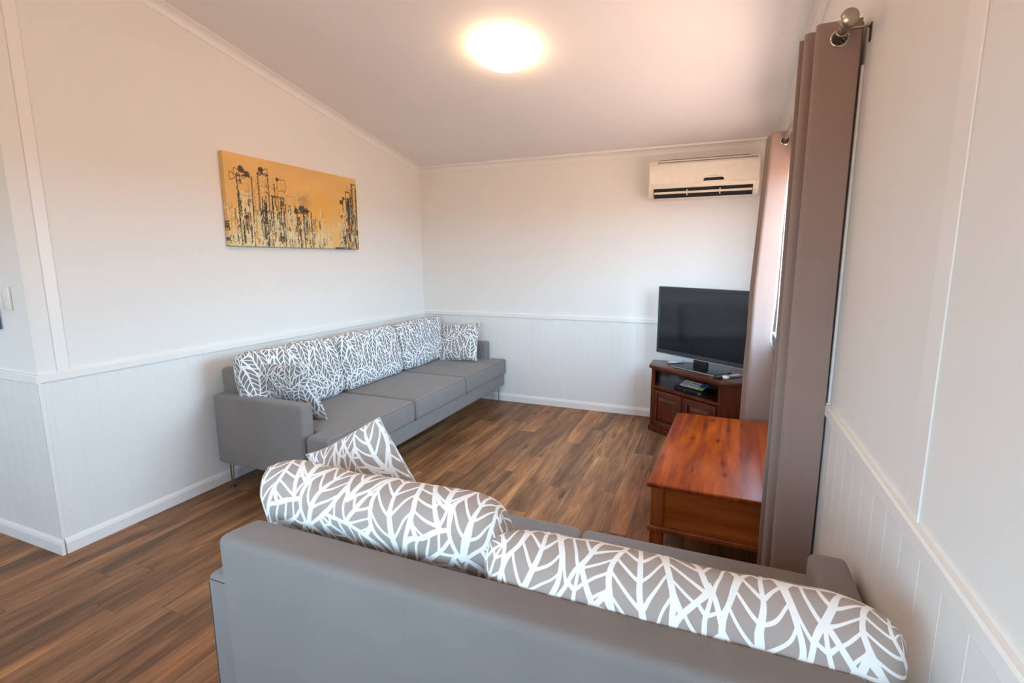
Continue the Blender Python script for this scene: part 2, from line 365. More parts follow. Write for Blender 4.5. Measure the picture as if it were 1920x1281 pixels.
# ------------------------------------------------------------------ mesh helpers
class MB:
    """collects shapes, then links them as one mesh object"""
    def __init__(self): self.bm = bmesh.new(); self.mats = []
    def mi(self, m):
        if m not in self.mats: self.mats.append(m)
        return self.mats.index(m)
    def add(self, tmp, m, xf=None):
        idx = self.mi(m)
        if xf is not None: bmesh.ops.transform(tmp, matrix=xf, verts=tmp.verts)
        for f in tmp.faces: f.material_index = idx
        me = bpy.data.meshes.new('t'); tmp.to_mesh(me); tmp.free()
        self.bm.from_mesh(me); bpy.data.meshes.remove(me)
        return self
    def box(self, x0, x1, y0, y1, z0, z1, m, bev=0.0, seg=2, xf=None):
        t = bmesh.new()
        bmesh.ops.create_cube(t, size=1.0)
        for v in t.verts:
            v.co = Vector(((x0 + x1) / 2 + v.co.x * (x1 - x0), (y0 + y1) / 2 + v.co.y * (y1 - y0), (z0 + z1) / 2 + v.co.z * (z1 - z0)))
        if bev: bmesh.ops.bevel(t, geom=t.edges[:], offset=bev, segments=seg, profile=0.5, affect='EDGES')
        return self.add(t, m, xf)
    def prism(self, poly, h0, h1, m, axis='Z', bev=0.0, seg=2, xf=None, sel=None):
        """poly: list of 2D points; extruded along axis between h0 and h1"""
        def P(a, b, h):
            return {'Z': (a, b, h), 'X': (h, a, b), 'Y': (a, h, b)}[axis]
        t = bmesh.new()
        A = [t.verts.new(P(a, b, h0)) for a, b in poly]; B = [t.verts.new(P(a, b, h1)) for a, b in poly]
        n = len(poly)
        t.faces.new(A[::-1]); t.faces.new(B)
        for i in range(n): t.faces.new((A[i], A[(i + 1) % n], B[(i + 1) % n], B[i]))
        bmesh.ops.recalc_face_normals(t, faces=t.faces[:])
        if bev:
            es = t.edges[:] if sel is None else [e for e in t.edges if sel(e)]
            bmesh.ops.bevel(t, geom=es, offset=bev, segments=seg, profile=0.5, affect='EDGES')
        return self.add(t, m, xf)
    def cyl(self, p0, p1, r0, r1, m, seg=24, caps=True):
        p0 = Vector(p0); p1 = Vector(p1); d = (p1 - p0)
        t = bmesh.new()
        bmesh.ops.create_cone(t, cap_ends=caps, segments=seg, radius1=r0, radius2=r1, depth=d.length)
        q = d.to_track_quat('Z', 'Y').to_matrix().to_4x4()
        return self.add(t, m, Matrix.Translation((p0 + p1) / 2) @ q)
    def lathe(self, prof, m, seg=48, xf=None):
        t = bmesh.new(); rings = []
        for r, z in prof:
            if r < 1e-6: rings.append([t.verts.new((0, 0, z))])
            else: rings.append([t.verts.new((r * math.cos(2 * math.pi * k / seg), r * math.sin(2 * math.pi * k / seg), z)) for k in range(seg)])
        for a, b in zip(rings, rings[1:]):
            for k in range(seg):
                k2 = (k + 1) % seg
                if len(a) == 1 and len(b) == 1: continue
                if len(a) == 1: t.faces.new((a[0], b[k], b[k2]))
                elif len(b) == 1: t.faces.new((a[k], a[k2], b[0]))
                else: t.faces.new((a[k], a[k2], b[k2], b[k]))
        bmesh.ops.recalc_face_normals(t, faces=t.faces[:])
        return self.add(t, m, xf)
    def torus(self, R, r, m, xf=None, s1=36, s2=12):
        t = bmesh.new(); g = []
        for i in range(s1):
            a = 2 * math.pi * i / s1
            g.append([t.verts.new(((R + r * math.cos(2 * math.pi * j / s2)) * math.cos(a), (R + r * math.cos(2 * math.pi * j / s2)) * math.sin(a), r * math.sin(2 * math.pi * j / s2))) for j in range(s2)])
        for i in range(s1):
            for j in range(s2):
                t.faces.new((g[i][j], g[(i + 1) % s1][j], g[(i + 1) % s1][(j + 1) % s2], g[i][(j + 1) % s2]))
        bmesh.ops.recalc_face_normals(t, faces=t.faces[:])
        return self.add(t, m, xf)
    def tube(self, pts, r, m, seg=8):
        t = bmesh.new(); rings = []
        pts = [Vector(p) for p in pts]; n = len(pts)
        for i, p in enumerate(pts):
            d = (pts[min(i + 1, n - 1)] - pts[max(i - 1, 0)]).normalized()
            u = d.cross(Vector((0, 0, 1)))
            if u.length < 1e-3: u = d.cross(Vector((1, 0, 0)))
            u.normalize(); w = d.cross(u)
            rings.append([t.verts.new(p + r * (math.cos(2 * math.pi * k / seg) * u + math.sin(2 * math.pi * k / seg) * w)) for k in range(seg)])
        for a, b in zip(rings, rings[1:]):
            for k in range(seg): t.faces.new((a[k], a[(k + 1) % seg], b[(k + 1) % seg], b[k]))
        t.faces.new(rings[0]); t.faces.new(rings[-1][::-1])
        bmesh.ops.recalc_face_normals(t, faces=t.faces[:])
        return self.add(t, m)
    def build(self, name, parent=None, smooth=None):
        me = bpy.data.meshes.new(name)
        self.bm.to_mesh(me); self.bm.free()
        for m in self.mats: me.materials.append(m)
        if smooth is not None:
            for p in me.polygons: p.use_smooth = True
            try: me.set_sharp_from_angle(angle=math.radians(smooth))
            except Exception: pass
        o = bpy.data.objects.new(name, me); COL.objects.link(o)
        if parent is not None: o.parent = parent
        return o
def tag(o, label=None, cat=None, group=None, kind=None):
    if label: o['label'] = label
    if cat: o['category'] = cat
    if group: o['group'] = group
    if kind: o['kind'] = kind
    return o
def empty(name, loc=(0, 0, 0), rz=0.0, label=None, cat=None, group=None, kind=None):
    o = bpy.data.objects.new(name, None); COL.objects.link(o)
    o.location = loc; o.rotation_euler = (0, 0, rz); o.empty_display_size = 0.05
    return tag(o, label, cat, group, kind)
def copy_tree(o, parent=None):
    c = o.copy(); COL.objects.link(c); c.parent = parent
    for ch in list(o.children): copy_tree(ch, c)
    return c
def struct(mb, name, label, cat, parent=None, smooth=None):
    o = mb.build(name, parent, smooth)
    if parent is None: tag(o, label, cat, kind='structure')
    return o

# ------------------------------------------------------------------ the room shell
T = 0.12
mb = MB(); mb.box(XL - T, W + T, YF - T, T, -0.08, 0.0, M['floor'])
struct(mb, 'floor', 'brown timber plank floor across the whole room', 'floor')
mb = MB(); mb.prism([(T, ceil_z(T)), (YF - T, ceil_z(YF - T)), (YF - T, ceil_z(YF - T) + 0.08), (T, ceil_z(T) + 0.08)], XL - T, W + T, M['ceiling'], 'X')
struct(mb, 'ceiling', 'plain painted raked ceiling rising towards the camera', 'ceiling')

def wainscot(mb, p0, p1, nrm, z0, z1, pitch, m, start=0.0, depth=0.004, th=0.008, gw=0.005):
    """vertical V-groove lining board between two plan points, standing off the wall by th"""
    p0 = Vector((p0[0], p0[1])); p1 = Vector((p1[0], p1[1])); n = Vector(nrm)
    d = (p1 - p0); Ln = d.length; d.normalize()
    pts = [(0, th)]
    s = start if start > gw else start + pitch
    while s < Ln - gw:
        pts += [(s - gw / 2, th), (s, th - depth), (s + gw / 2, th)]
        s += pitch
    pts.append((Ln, th))
    t = bmesh.new(); lo = []; hi = []
    for s, o in pts:
        q = p0 + d * s + n * o
        lo.append(t.verts.new((q.x, q.y, z0))); hi.append(t.verts.new((q.x, q.y, z1)))
    for i in range(len(pts) - 1): t.faces.new((lo[i], lo[i + 1], hi[i + 1], hi[i]))
    # close to the wall
    a0 = p0; a1 = p1
    b = [t.verts.new((a0.x, a0.y, z0)), t.verts.new((a1.x, a1.y, z0)), t.verts.new((a1.x, a1.y, z1)), t.verts.new((a0.x, a0.y, z1))]
    t.faces.new((b[0], lo[0], hi[0], b[3])); t.faces.new((lo[-1], b[1], b[2], hi[-1]))
    t.faces.new((b[1], b[0], b[3], b[2]))
    bmesh.ops.recalc_face_normals(t, faces=t.faces[:])
    mb.add(t, m)

# left wall with its return end
mb = MB()
mb.prism([(T, 0), (-L + T, 0), (-L + T, ceil_z(-L + T)), (T, ceil_z(T))], -T, 0, M['wall'], 'X')
mb.prism([(-L + T, 0), (-L, 0), (-L, ceil_z(-L)), (-L + T, ceil_z(-L + T))], -0.001, 0, M['wall'], 'X')
wainscot(mb, (0, -L), (0, 0), (1, 0), 0, RAIL - 0.04, 0.1, M['wainscot'], 0.04, 0.0009, 0.008, 0.004)
struct(mb, 'wall_left', 'long left wall with grooved white dado panelling', 'wall')
mb = MB()
mb.prism([(XL, -L + 0.0), (-0.0012, -L + 0.0), (-0.0012, -L + T), (XL, -L + T)], 0, ceil_z(-L), M['wall'], 'Z')
wainscot(mb, (XL, -L), (-0.0, -L), (0, -1), 0, RAIL - 0.04, 0.083, M['wainscot'], 0.03, 0.005)
struct(mb, 'wall_hall', 'short hall wall round the left corner with grooved dado', 'wall')
mb = MB()
mb.prism([(-T, 0), (W + T, 0), (W + T, ceil_z(0)), (-T, ceil_z(0))], 0, T, M['wall'], 'Y')
wainscot(mb, (W, 0), (0, 0), (0, -1), 0, RAIL - 0.04, 0.078, M['wainscot'], 0.02, 0.0016, 0.008, 0.004)
struct(mb, 'wall_back', 'back wall behind the television with grooved dado', 'wall')
mb = MB()
mb.prism([(0, 0), (YF, 0), (YF, ceil_z(YF)), (WY0, ceil_z(WY0)), (WY0, WZ0), (WY1, WZ0), (WY1, ceil_z(WY1)), (0, ceil_z(0))], W, W + T, M['wall'], 'X')
mb.prism([(WY0, WZ1), (WY1, WZ1), (WY1, ceil_z(WY1)), (WY0, ceil_z(WY0))], W, W + T, M['wall'], 'X')
wainscot(mb, (W, YF), (W, 0), (-1, 0), 0, RAIL - 0.04, 0.11, M['wainscot'], 0.02, 0.0010, 0.008, 0.003)
struct(mb, 'wall_right', 'right wall holding the curtained window', 'wall')
mb = MB()
for xa, xb in ((XL, GX0), (GX1, FX0), (FX1, W)): mb.box(xa, xb, YF - T, YF, 0, ceil_z(YF), M['wall'])
for xa, xb in ((FX0, FX1), (GX0, GX1)):
    mb.box(xa, xb, YF - T, YF, 0, FZ0, M['wall']); mb.box(xa, xb, YF - T, YF, FZ1, ceil_z(YF), M['wall'])
struct(mb, 'wall_front', 'wall behind the camera', 'wall')
mb = MB()
mb.prism([(-L, 0), (YF, 0), (YF, ceil_z(YF)), (-L, ceil_z(-L))], XL - T, XL, M['wall'], 'X')
struct(mb, 'wall_far_left', 'far side wall of the hall area', 'wall')

# baseboards
def skirting(mb, p0, p1, nrm, off=0.008):
    p0 = Vector((*p0, 0)); p1 = Vector((*p1, 0)); n = Vector((*nrm, 0)); up = Vector((0, 0, 1))
    prof = [(off, 0), (off + 0.014, 0), (off + 0.014, 0.055), (off + 0.010, 0.068), (off + 0.004, 0.078), (off, 0.08)]
    t = bmesh.new()
    A = [t.verts.new(p0 + n * a + up * b) for a, b in prof]; B = [t.verts.new(p1 + n * a + up * b) for a, b in prof]
    k = len(prof); t.faces.new(A); t.faces.new(B[::-1])
    for i in range(k): t.faces.new((A[i], A[(i + 1) % k], B[(i + 1) % k], B[i]))
    bmesh.ops.recalc_face_normals(t, faces=t.faces[:]); mb.add(t, M['trim'])
for nm, a, b, n, lb in (('baseboard_left', (0, -L), (0, -0.0), (1, 0), 'white baseboard along the left wall'),
                    ('baseboard_hall', (XL, -L), (0.022, -L), (0, -1), 'white baseboard on the hall wall'),
                    ('baseboard_back', (0.022, 0), (W - 0.022, 0), (0, -1), 'white baseboard along the back wall'),
                    ('baseboard_right', (W, YF), (W, 0), (-1, 0), 'white baseboard along the right wall')):
    mb = MB(); skirting(mb, a, b, n); struct(mb, nm, lb, 'baseboard')

# chair rails, cornices, battens
def bar(mb, p0, p1, nrm, prof, m):
    p0 = Vector(p0); p1 = Vector(p1); n = Vector(nrm); up = Vector((0, 0, 1))
    t = bmesh.new()
    A = [t.verts.new(p0 + n * a + up * b) for a, b in prof]; B = [t.verts.new(p1 + n * a + up * b) for a, b in prof]
    k = len(prof); t.faces.new(A); t.faces.new(B[::-1])
    for i in range(k): t.faces.new((A[i], A[(i + 1) % k], B[(i + 1) % k], B[i]))
    bmesh.ops.recalc_face_normals(t, faces=t.faces[:]); mb.add(t, m)
RP = [(0, -0.045), (0.014, -0.045), (0.017, -0.040), (0.017, -0.006), (0.013, 0.0), (0, 0)]
TN = [0]
def trim(mb, label, parent=None):
    TN[0] += 1
    return struct(mb, 'trim_%d' % TN[0], label, 'trim')
mb = MB(); bar(mb, (0, -L, RAIL), (0, 0, RAIL), (1, 0, 0), RP, M['trim']); trim(mb, 'white dado rail along the left wall')
mb = MB(); bar(mb, (XL, -L, RAIL), (0.017, -L, RAIL), (0, -1, 0), RP, M['trim']); trim(mb, 'white dado rail on the hall wall')
mb = MB(); bar(mb, (0.017, 0, RAIL), (W - 0.017, 0, RAIL), (0, -1, 0), RP, M['trim']); trim(mb, 'white dado rail along the back wall')
mb = MB(); bar(mb, (W, YF, RAIL), (W, WY0 - 0.05, RAIL), (-1, 0, 0), RP, M['trim']); trim(mb, 'white dado rail on the right wall this side of the window')
mb = MB(); bar(mb, (W, WY1 + 0.05, RAIL), (W, 0, RAIL), (-1, 0, 0), RP, M['trim']); trim(mb, 'white dado rail on the right wall beyond the window')
CV = [(0, -0.055), (0.006, -0.055), (0.006, -0.048)]
for k in range(7):
    a = math.radians(90 * k / 6)
    CV.append((0.048 - 0.040 * math.cos(a), -0.048 + 0.040 * math.sin(a)))
CV += [(0.055, -0.006), (0.055, 0.02), (0, 0.02)]
mb = MB(); bar(mb, (0, -L, ceil_z(-L)), (0, 0, ceil_z(0)), (1, 0, 0), CV, M['trim']); trim(mb, 'white cove cornice rising along the left wall')
mb = MB(); bar(mb, (0, 0, ceil_z(0)), (W, 0, ceil_z(0)), (0, -1, 0), CV, M['trim']); trim(mb, 'white cove cornice along the back wall')
mb = MB(); bar(mb, (W, YF, ceil_z(YF)), (W, 0, ceil_z(0)), (-1, 0, 0), CV, M['trim']); trim(mb, 'white cove cornice rising along the right wall')
mb = MB(); bar(mb, (XL, -L, ceil_z(-L)), (0, -L, ceil_z(-L)), (0, -1, 0), CV, M['trim']); trim(mb, 'white cove cornice on the hall wall')
mb = MB(); mb.box(0, 0.006, -3.404, -3.352, RAIL, ceil_z(-3.36) - 0.03, M['trim'], 0.002, 1); trim(mb, 'upright white batten near the end of the left wall')
mb = MB(); mb.box(W - 0.0045, W, -3.592, -3.512, RAIL, ceil_z(-3.53) - 0.03, M['trim'], 0.002, 1); trim(mb, 'upright white batten on the right wall')
mb = MB(); mb.box(0.0, 0.0025, -L - 0.0095, -L + 0.010, 0.08, RAIL - 0.045, M['trim'], 0.0008, 1, Matrix.Translation((0.008, 0, 0))); trim(mb, 'thin white corner bead under the rail at the left corner')

# window in the right wall
win = empty('window_1', (W, (WY0 + WY1) / 2, WZ0), 0, 'bright window behind the taupe curtains', 'window', kind='structure')
def child(mb, name, parent, smooth=None):
    o = mb.build(name, None, smooth)
    o.parent = parent
    o.matrix_parent_inverse = (Matrix.Translation(parent.location) @ Matrix.Rotation(parent.rotation_euler[2], 4, 'Z')).inverted()
    return o
mb = MB()
for y0, y1, z0, z1 in ((WY0, WY1, WZ0, WZ0 + 0.04), (WY0, WY1, WZ1 - 0.04, WZ1), (WY0, WY0 + 0.035, WZ0, WZ1), (WY1 - 0.008, WY1, WZ0, WZ1), ((WY0 + WY1) / 2 - 0.03, (WY0 + WY1) / 2 + 0.03, WZ0, WZ1)):
    mb.box(W + 0.065, W + 0.105, y0, y1, z0, z1, M['white_plastic'], 0.002, 1)
child(mb, 'window_frame', win)
mb = MB(); mb.box(W + 0.083, W + 0.087, WY0 + 0.03, WY1 - 0.03, WZ0 + 0.03, WZ1 - 0.03, M['glass']); child(mb, 'window_pane', win)
mb = MB(); mb.box(W - 0.033, W + 0.10, WY0 - 0.05, WY1 + 0.05, WZ0 - 0.022, WZ0, M['trim'], 0.004, 2); child(mb, 'window_sill', win)
mb = MB()
for y0, y1, z0, z1 in ((WY0 - 0.045, WY0, WZ0, WZ1 + 0.045), (WY1, WY1 + 0.045, WZ0, WZ1 + 0.045), (WY0, WY1, WZ1, WZ1 + 0.045)):
    mb.box(W - 0.008, W + 0.002, y0, y1, z0, z1, M['trim'], 0.002, 1)
child(mb, 'architrave', win)
for nm, xa, xb, lb in (('added_window_rear', FX0, FX1, 'unseen window added behind the camera to light the near sofa'), ('added_window_hall', GX0, GX1, 'unseen window added behind the camera to light the hall side')):  # inferred unseen windows, added to light the sofa back and the hall wall
    wx = empty(nm, ((xa + xb) / 2, YF, FZ0), 0, lb, 'window', kind='structure')
    mb = MB()
    for x0, x1, z0, z1 in ((xa, xb, FZ0, FZ0 + 0.04), (xa, xb, FZ1 - 0.04, FZ1), (xa, xa + 0.035, FZ0, FZ1), (xb - 0.035, xb, FZ0, FZ1)):
        mb.box(x0, x1, YF - 0.10, YF - 0.06, z0, z1, M['white_plastic'])
    child(mb, 'window_frame', wx)
    mb = MB(); mb.box(xa + 0.03, xb - 0.03, YF - 0.083, YF - 0.079, FZ0 + 0.03, FZ1 - 0.03, M['glass']); child(mb, 'window_pane', wx)

# ------------------------------------------------------------------ sofas
def cushion_bm(poly, z0, z1, bev, crown, m):
    """upholstered slab: plan polygon, rounded edges, slightly crowned top"""
    mb = MB()
    mb.prism(poly, z0, z1, m, 'Z', bev, 5)
    bm = mb.bm
    bmesh.ops.triangulate(bm, faces=[f for f in bm.faces if len(f.verts) > 4])
    return mb
def make_sofa(name, length, n, label):
    H = length / 2
    root = empty(name, (0, 0, 0), 0, label, 'sofa')
    D, AD, AT = 0.945, 0.765, 0.10
    f = M['sofa']
    # base: between the arms, then full width in front of them
    mb = MB()
    mb.prism([(-H + AT, 0.03), (H - AT, 0.03), (H - AT, AD + 0.002), (H - 0.004, AD + 0.002), (H - 0.004, D - 0.012), (-H + 0.004, D - 0.012), (-H + 0.004, AD + 0.002), (-H + AT, AD + 0.002)], 0.180, 0.30, f, 'Z', 0.012, 3)
    base = mb.build('base', root, 50)
    for s in (-1, 1):
        mb = MB()
        x0, x1 = (-H, -H + AT) if s < 0 else (H - AT, H)
        mb.box(x0, x1, 0.015, AD, 0.185, 0.645, f, 0.022, 4)
        arm = mb.build('arm', root, 50)
        mb = MB()
        xo = x0 if s < 0 else x1
        mb.tube([(x0 + 0.012, 0.0155, 0.632), (x1 - 0.012, 0.0155, 0.632)], 0.0016, M['seam'], 6)
        mb.tube([(x0 + 0.006, 0.019, 0.62), (x0 + 0.006, 0.019, 0.20)], 0.0014, M['seam'], 6)
        mb.build('seam', arm, 60)
    mb = MB()
    # back: slightly raked panel
    xf = Matrix.Translation((0, 0, 0)) @ Matrix.Shear('XY', 4, (0, 0))
    mb.prism([(-0.01, 0.20), (0.15, 0.20), (0.115, 0.785), (-0.02, 0.80)], -H + AT + 0.003, H - AT - 0.003, f, 'X', 0.025, 4)
    mb.build('backrest', root, 50)
    iw = (length - 2 * AT) / n
    for i in range(n):
        xa = -H + AT + iw * i + 0.003; xb = xa + iw - 0.006
        yb = 0.155
        poly = [(xa, yb), (xb, yb)]
        if i == n - 1: poly += [(xb, AD + 0.012), (H, AD + 0.012), (H, D + 0.012)]
        else: poly += [(xb, D + 0.012)]
        if i == 0: poly += [(-H, D + 0.012), (-H, AD + 0.012), (xa, AD + 0.012)]
        else: poly += [(xa, D + 0.012)]
        mb = cushion_bm(poly, 0.302, 0.465, 0.028, 0.0, f)
        c = mb.build('seat_cushion', root, 55)
        mb = MB()
        x_l = poly[-1][0] if i else -H
        xL = (-H if i == 0 else xa) + 0.02; xR = (H if i == n - 1 else xb) - 0.02
        mb.tube([(xL, D + 0.0075, 0.452), (xR, D + 0.0075, 0.452)], 0.0018, M['seam'], 6)
        mb.build('seam', c, 60)
    for sx in (-1, 1):
        for y in (0.06, D - 0.06):
            mb = MB()
            x = sx * (H - 0.055)
            # folded steel leg: two tapering rods meeting a round foot
            mb.prism([(x - 0.022, y - 0.022), (x + 0.022, y - 0.022), (x + 0.022, y + 0.022), (x - 0.022, y + 0.022)], 0.172, 0.181, M['chrome'], 'Z')
            for dx, dy in ((-0.016, 0), (0.012, 0.006)):
                mb.cyl((x + dx, y + dy, 0.175), (x + dx * 0.35, y + dy * 0.35, 0.008), 0.0065, 0.0045, M['chrome'], 12)
            mb.cyl((x, y, 0.0), (x, y, 0.010), 0.019, 0.015, M['dark_metal'], 20)
            mb.build('leg', root, 50)
    return root
sofaA = make_sofa('sofa', 2.625, 3, 'long grey three seat sofa standing against the left wall')
sofaA.location = (0.06, -1.345, 0); sofaA.rotation_euler = (0, 0, math.radians(-90))
sofaB = make_sofa('sofa', 1.640, 2, 'shorter grey two seat sofa in the foreground seen from behind')
sofaB.location = (2.618, -3.985, 0)

# ------------------------------------------------------------------ cushions
def make_cushion(name, w, h, t, mat, pa=6, pb=5, ex=0.45, pinch=0.0, wr=0.004, seed=0, nu=72, nv=44, piping=True, sag=0.0, uvs=(0, 0)):
    """soft cushion in the local XZ plane (centre at the origin), faces towards +/-Y"""
    def prm(k, n):
        x = -1 + 2 * k / n
        return math.copysign(1 - (1 - abs(x)) ** 1.7, x)
    S_ = [prm(i, nu) for i in range(nu + 1)]; T_ = [prm(j, nv) for j in range(nv + 1)]
    def th(s, q):
        a = max(0.0, 1 - abs(s) ** pa); b = max(0.0, 1 - abs(q) ** pb)
        return t / 2 * (a ** ex) * (b ** ex)
    def outline(s, q):
        x = s * w / 2 * (1 - pinch * (1 - q * q)); z = q * h / 2 * (1 - pinch * (1 - s * s))
        if pinch == 0: x *= 1 - 0.045 * q ** 6; z *= 1 - 0.07 * s ** 10
        if sag: z -= sag * (1 - s * s) * (q + 1) / 2
        return x, z
    def arc(lst, horizontal):
        out = [0.0]
        for a, b in zip(lst, lst[1:]):
            if horizontal: d = math.hypot((b - a) * w / 2, th(b, 0) - th(a, 0))
            else: d = math.hypot((b - a) * h / 2, th(0, b) - th(0, a))
            out.append(out[-1] + d)
        return out
    AU = arc(S_, True); AV = arc(T_, False)
    verts = []; faces = []; uvf = []
    def idx(side, i, j): return side[(i, j)]
    maps = []
    for sd in (1, -1):
        mp = {}
        for j, q in enumerate(T_):
            for i, s in enumerate(S_):
                edge = i in (0, nu) or j in (0, nv)
                if sd == -1 and edge: mp[(i, j)] = maps[0][(i, j)]; continue
                x, z = outline(s, q)
                y = sd * th(s, q)
                fade = (1 - abs(s) ** 8) * (1 - abs(q) ** 8)
                nv_ = mnoise.noise(Vector((x * 7 + seed * 3.1, z * 7 + sd * 5.3, seed * 1.7)))
                nv2 = mnoise.noise(Vector((x * 18 + seed, z * 18 + sd * 2.3, seed * 0.7)))
                y += sd * fade * (wr * 2.0 * nv_ + wr * 0.8 * nv2)
                # soft outline wobble
                wob = mnoise.noise(Vector((x * 5 + seed, z * 5, 9.1 + seed)))
                z += wob * wr * 2.2; x += wob * wr
                mp[(i, j)] = len(verts); verts.append((x, y, z))
        maps.append(mp)
    for k, sd in enumerate((1, -1)):
        mp = maps[k]
        for j in range(nv):
            for i in range(nu):
                f = [(i, j), (i + 1, j), (i + 1, j + 1), (i, j + 1)]
                if sd == 1: f = f[::-1]
                faces.append([mp[q] for q in f])
                row = []
                for (a, b) in f:
                    if sd == -1: row.append((AU[a] + uvs[0], AV[b] + uvs[1]))
                    else: row.append((AU[a] + uvs[0], 2 * AV[-1] - AV[b] + uvs[1]))
                uvf.append(row)
    me = bpy.data.meshes.new(name)
    me.from_pydata(verts, [], faces); me.update()
    uvl = me.uv_layers.new(name='UVMap')
    k = 0
    for row in uvf:
        for c in row: uvl.data[k].uv = c; k += 1
    me.materials.append(mat)
    for p in me.polygons: p.use_smooth = True
    o = bpy.data.objects.new(name, me); COL.objects.link(o)
    if piping == 'ends':
        for col_ in (0, nu):
            mb = MB(); mb.tube([verts[maps[0][(col_, j)]] for j in range(nv + 1)], 0.0022, M['pipe'], 6); mb.build('piping', o, 60)
    elif piping:
        e = [maps[0][(i, 0)] for i in range(nu + 1)] + [maps[0][(nu, j)] for j in range(1, nv + 1)] + [maps[0][(i, nv)] for i in range(nu - 1, -1, -1)] + [maps[0][(0, j)] for j in range(nv - 1, 0, -1)]
        pts = [verts[i] for i in e]; pts.append(pts[0])
        mb = MB(); mb.tube(pts, 0.0018, M['pipe'], 6)
        mb.build('piping', o, 60)
    return o
M['pipe'] = mat_fabric('taupe_piping', (0.58, 0.52, 0.48))
GB = 'leaf print back cushions on the long sofa'
lm = [mat_leaf('taupe_leaf_print_%s' % c, shift=s) for c, s in (('a', (0, 0)), ('b', (0.37, 0.21)), ('c', (0.71, 0.55)))]
lmg = [mat_leaf('grey_leaf_print_%s' % c, (0.24, 0.225, 0.215), (0.84, 0.85, 0.86), 0.36, s, r) for c, s, r in (('a', (0.1, 0.3), 0), ('b', (0.47, 0.81), 0.1), ('c', (0.9, 0.15), -0.1))]
def place(o, loc, rx=0, ry=0, rz=0, order='XYZ'):
    o.location = loc; o.rotation_mode = order
    o.rotation_euler = (math.radians(rx), math.radians(ry), math.radians(rz)); return o

# two back cushions of the near sofa
c = make_cushion('back_cushion', 0.80, 0.46, 0.19, lm[0], 8, 5, 0.42, 0.0, 0.006, 3, sag=0.0, uvs=(0.05, 0.02), piping='ends')
place(c, (2.213, -3.715, 0.668), 14, 0, 0); tag(c, 'leaf print back cushion on the near sofa, the one at the left end', 'cushion', 'back cushions on the near sofa')
c = make_cushion('back_cushion', 0.835, 0.42, 0.20, lm[1], 8, 4, 0.42, 0.0, 0.005, 5, uvs=(0.13, 0.11), piping='ends')
place(c, (2.988, -3.742, 0.650), 22, 0, 0); tag(c, 'leaf print back cushion on the near sofa, at the right wall end', 'cushion', 'back cushions on the near sofa')
# throw pillow on the near sofa
c = make_cushion('throw_pillow', 0.44, 0.44, 0.13, lm[2], 4, 4, 0.75, 0.05, 0.004, 8, 48, 48)
place(c, (1.944, -3.442, 0.678), 8, -28.3, -2.8, 'YXZ'); tag(c, 'square leaf print throw pillow tipped on its corner, on the near sofa', 'pillow')
# back cushions on the long sofa, against the left wall
for i, (yc, ww, lab) in enumerate(((-2.185, 0.87, 'leaf print back cushion on the long sofa at the near arm'),
                                   (-1.36, 0.80, 'leaf print back cushion in the middle of the long sofa'),
                                   (-0.545, 0.80, 'leaf print back cushion on the long sofa at the far corner'))):
    c = make_cushion('back_cushion', ww, 0.46, 0.17, lmg[i], 8, 5, 0.42, 0.0, 0.006, 11 + i, 56, 36, uvs=(0.1 * i, 0.07 * i), piping='ends')
    place(c, (0.300, yc, 0.685), 13, 0, -90, 'XYZ'); tag(c, lab, 'cushion', 'back cushions on the long sofa')
c = make_cushion('throw_pillow', 0.43, 0.43, 0.13, lmg[1], 4, 4, 0.75, 0.05, 0.004, 21, 48, 48)
place(c, (0.505, -2.40, 0.640), 20, -3.6, -4, 'YXZ'); tag(c, 'square leaf print pillow leaning on the near arm of the long sofa', 'pillow')
c = make_cushion('throw_pillow', 0.43, 0.40, 0.12, lmg[2], 4, 4, 0.75, 0.05, 0.004, 22, 48, 48)
place(c, (0.585, -0.268, 0.652), -22, -4, 3, 'YXZ'); tag(c, 'square leaf print pillow leaning on the far arm of the long sofa', 'pillow')

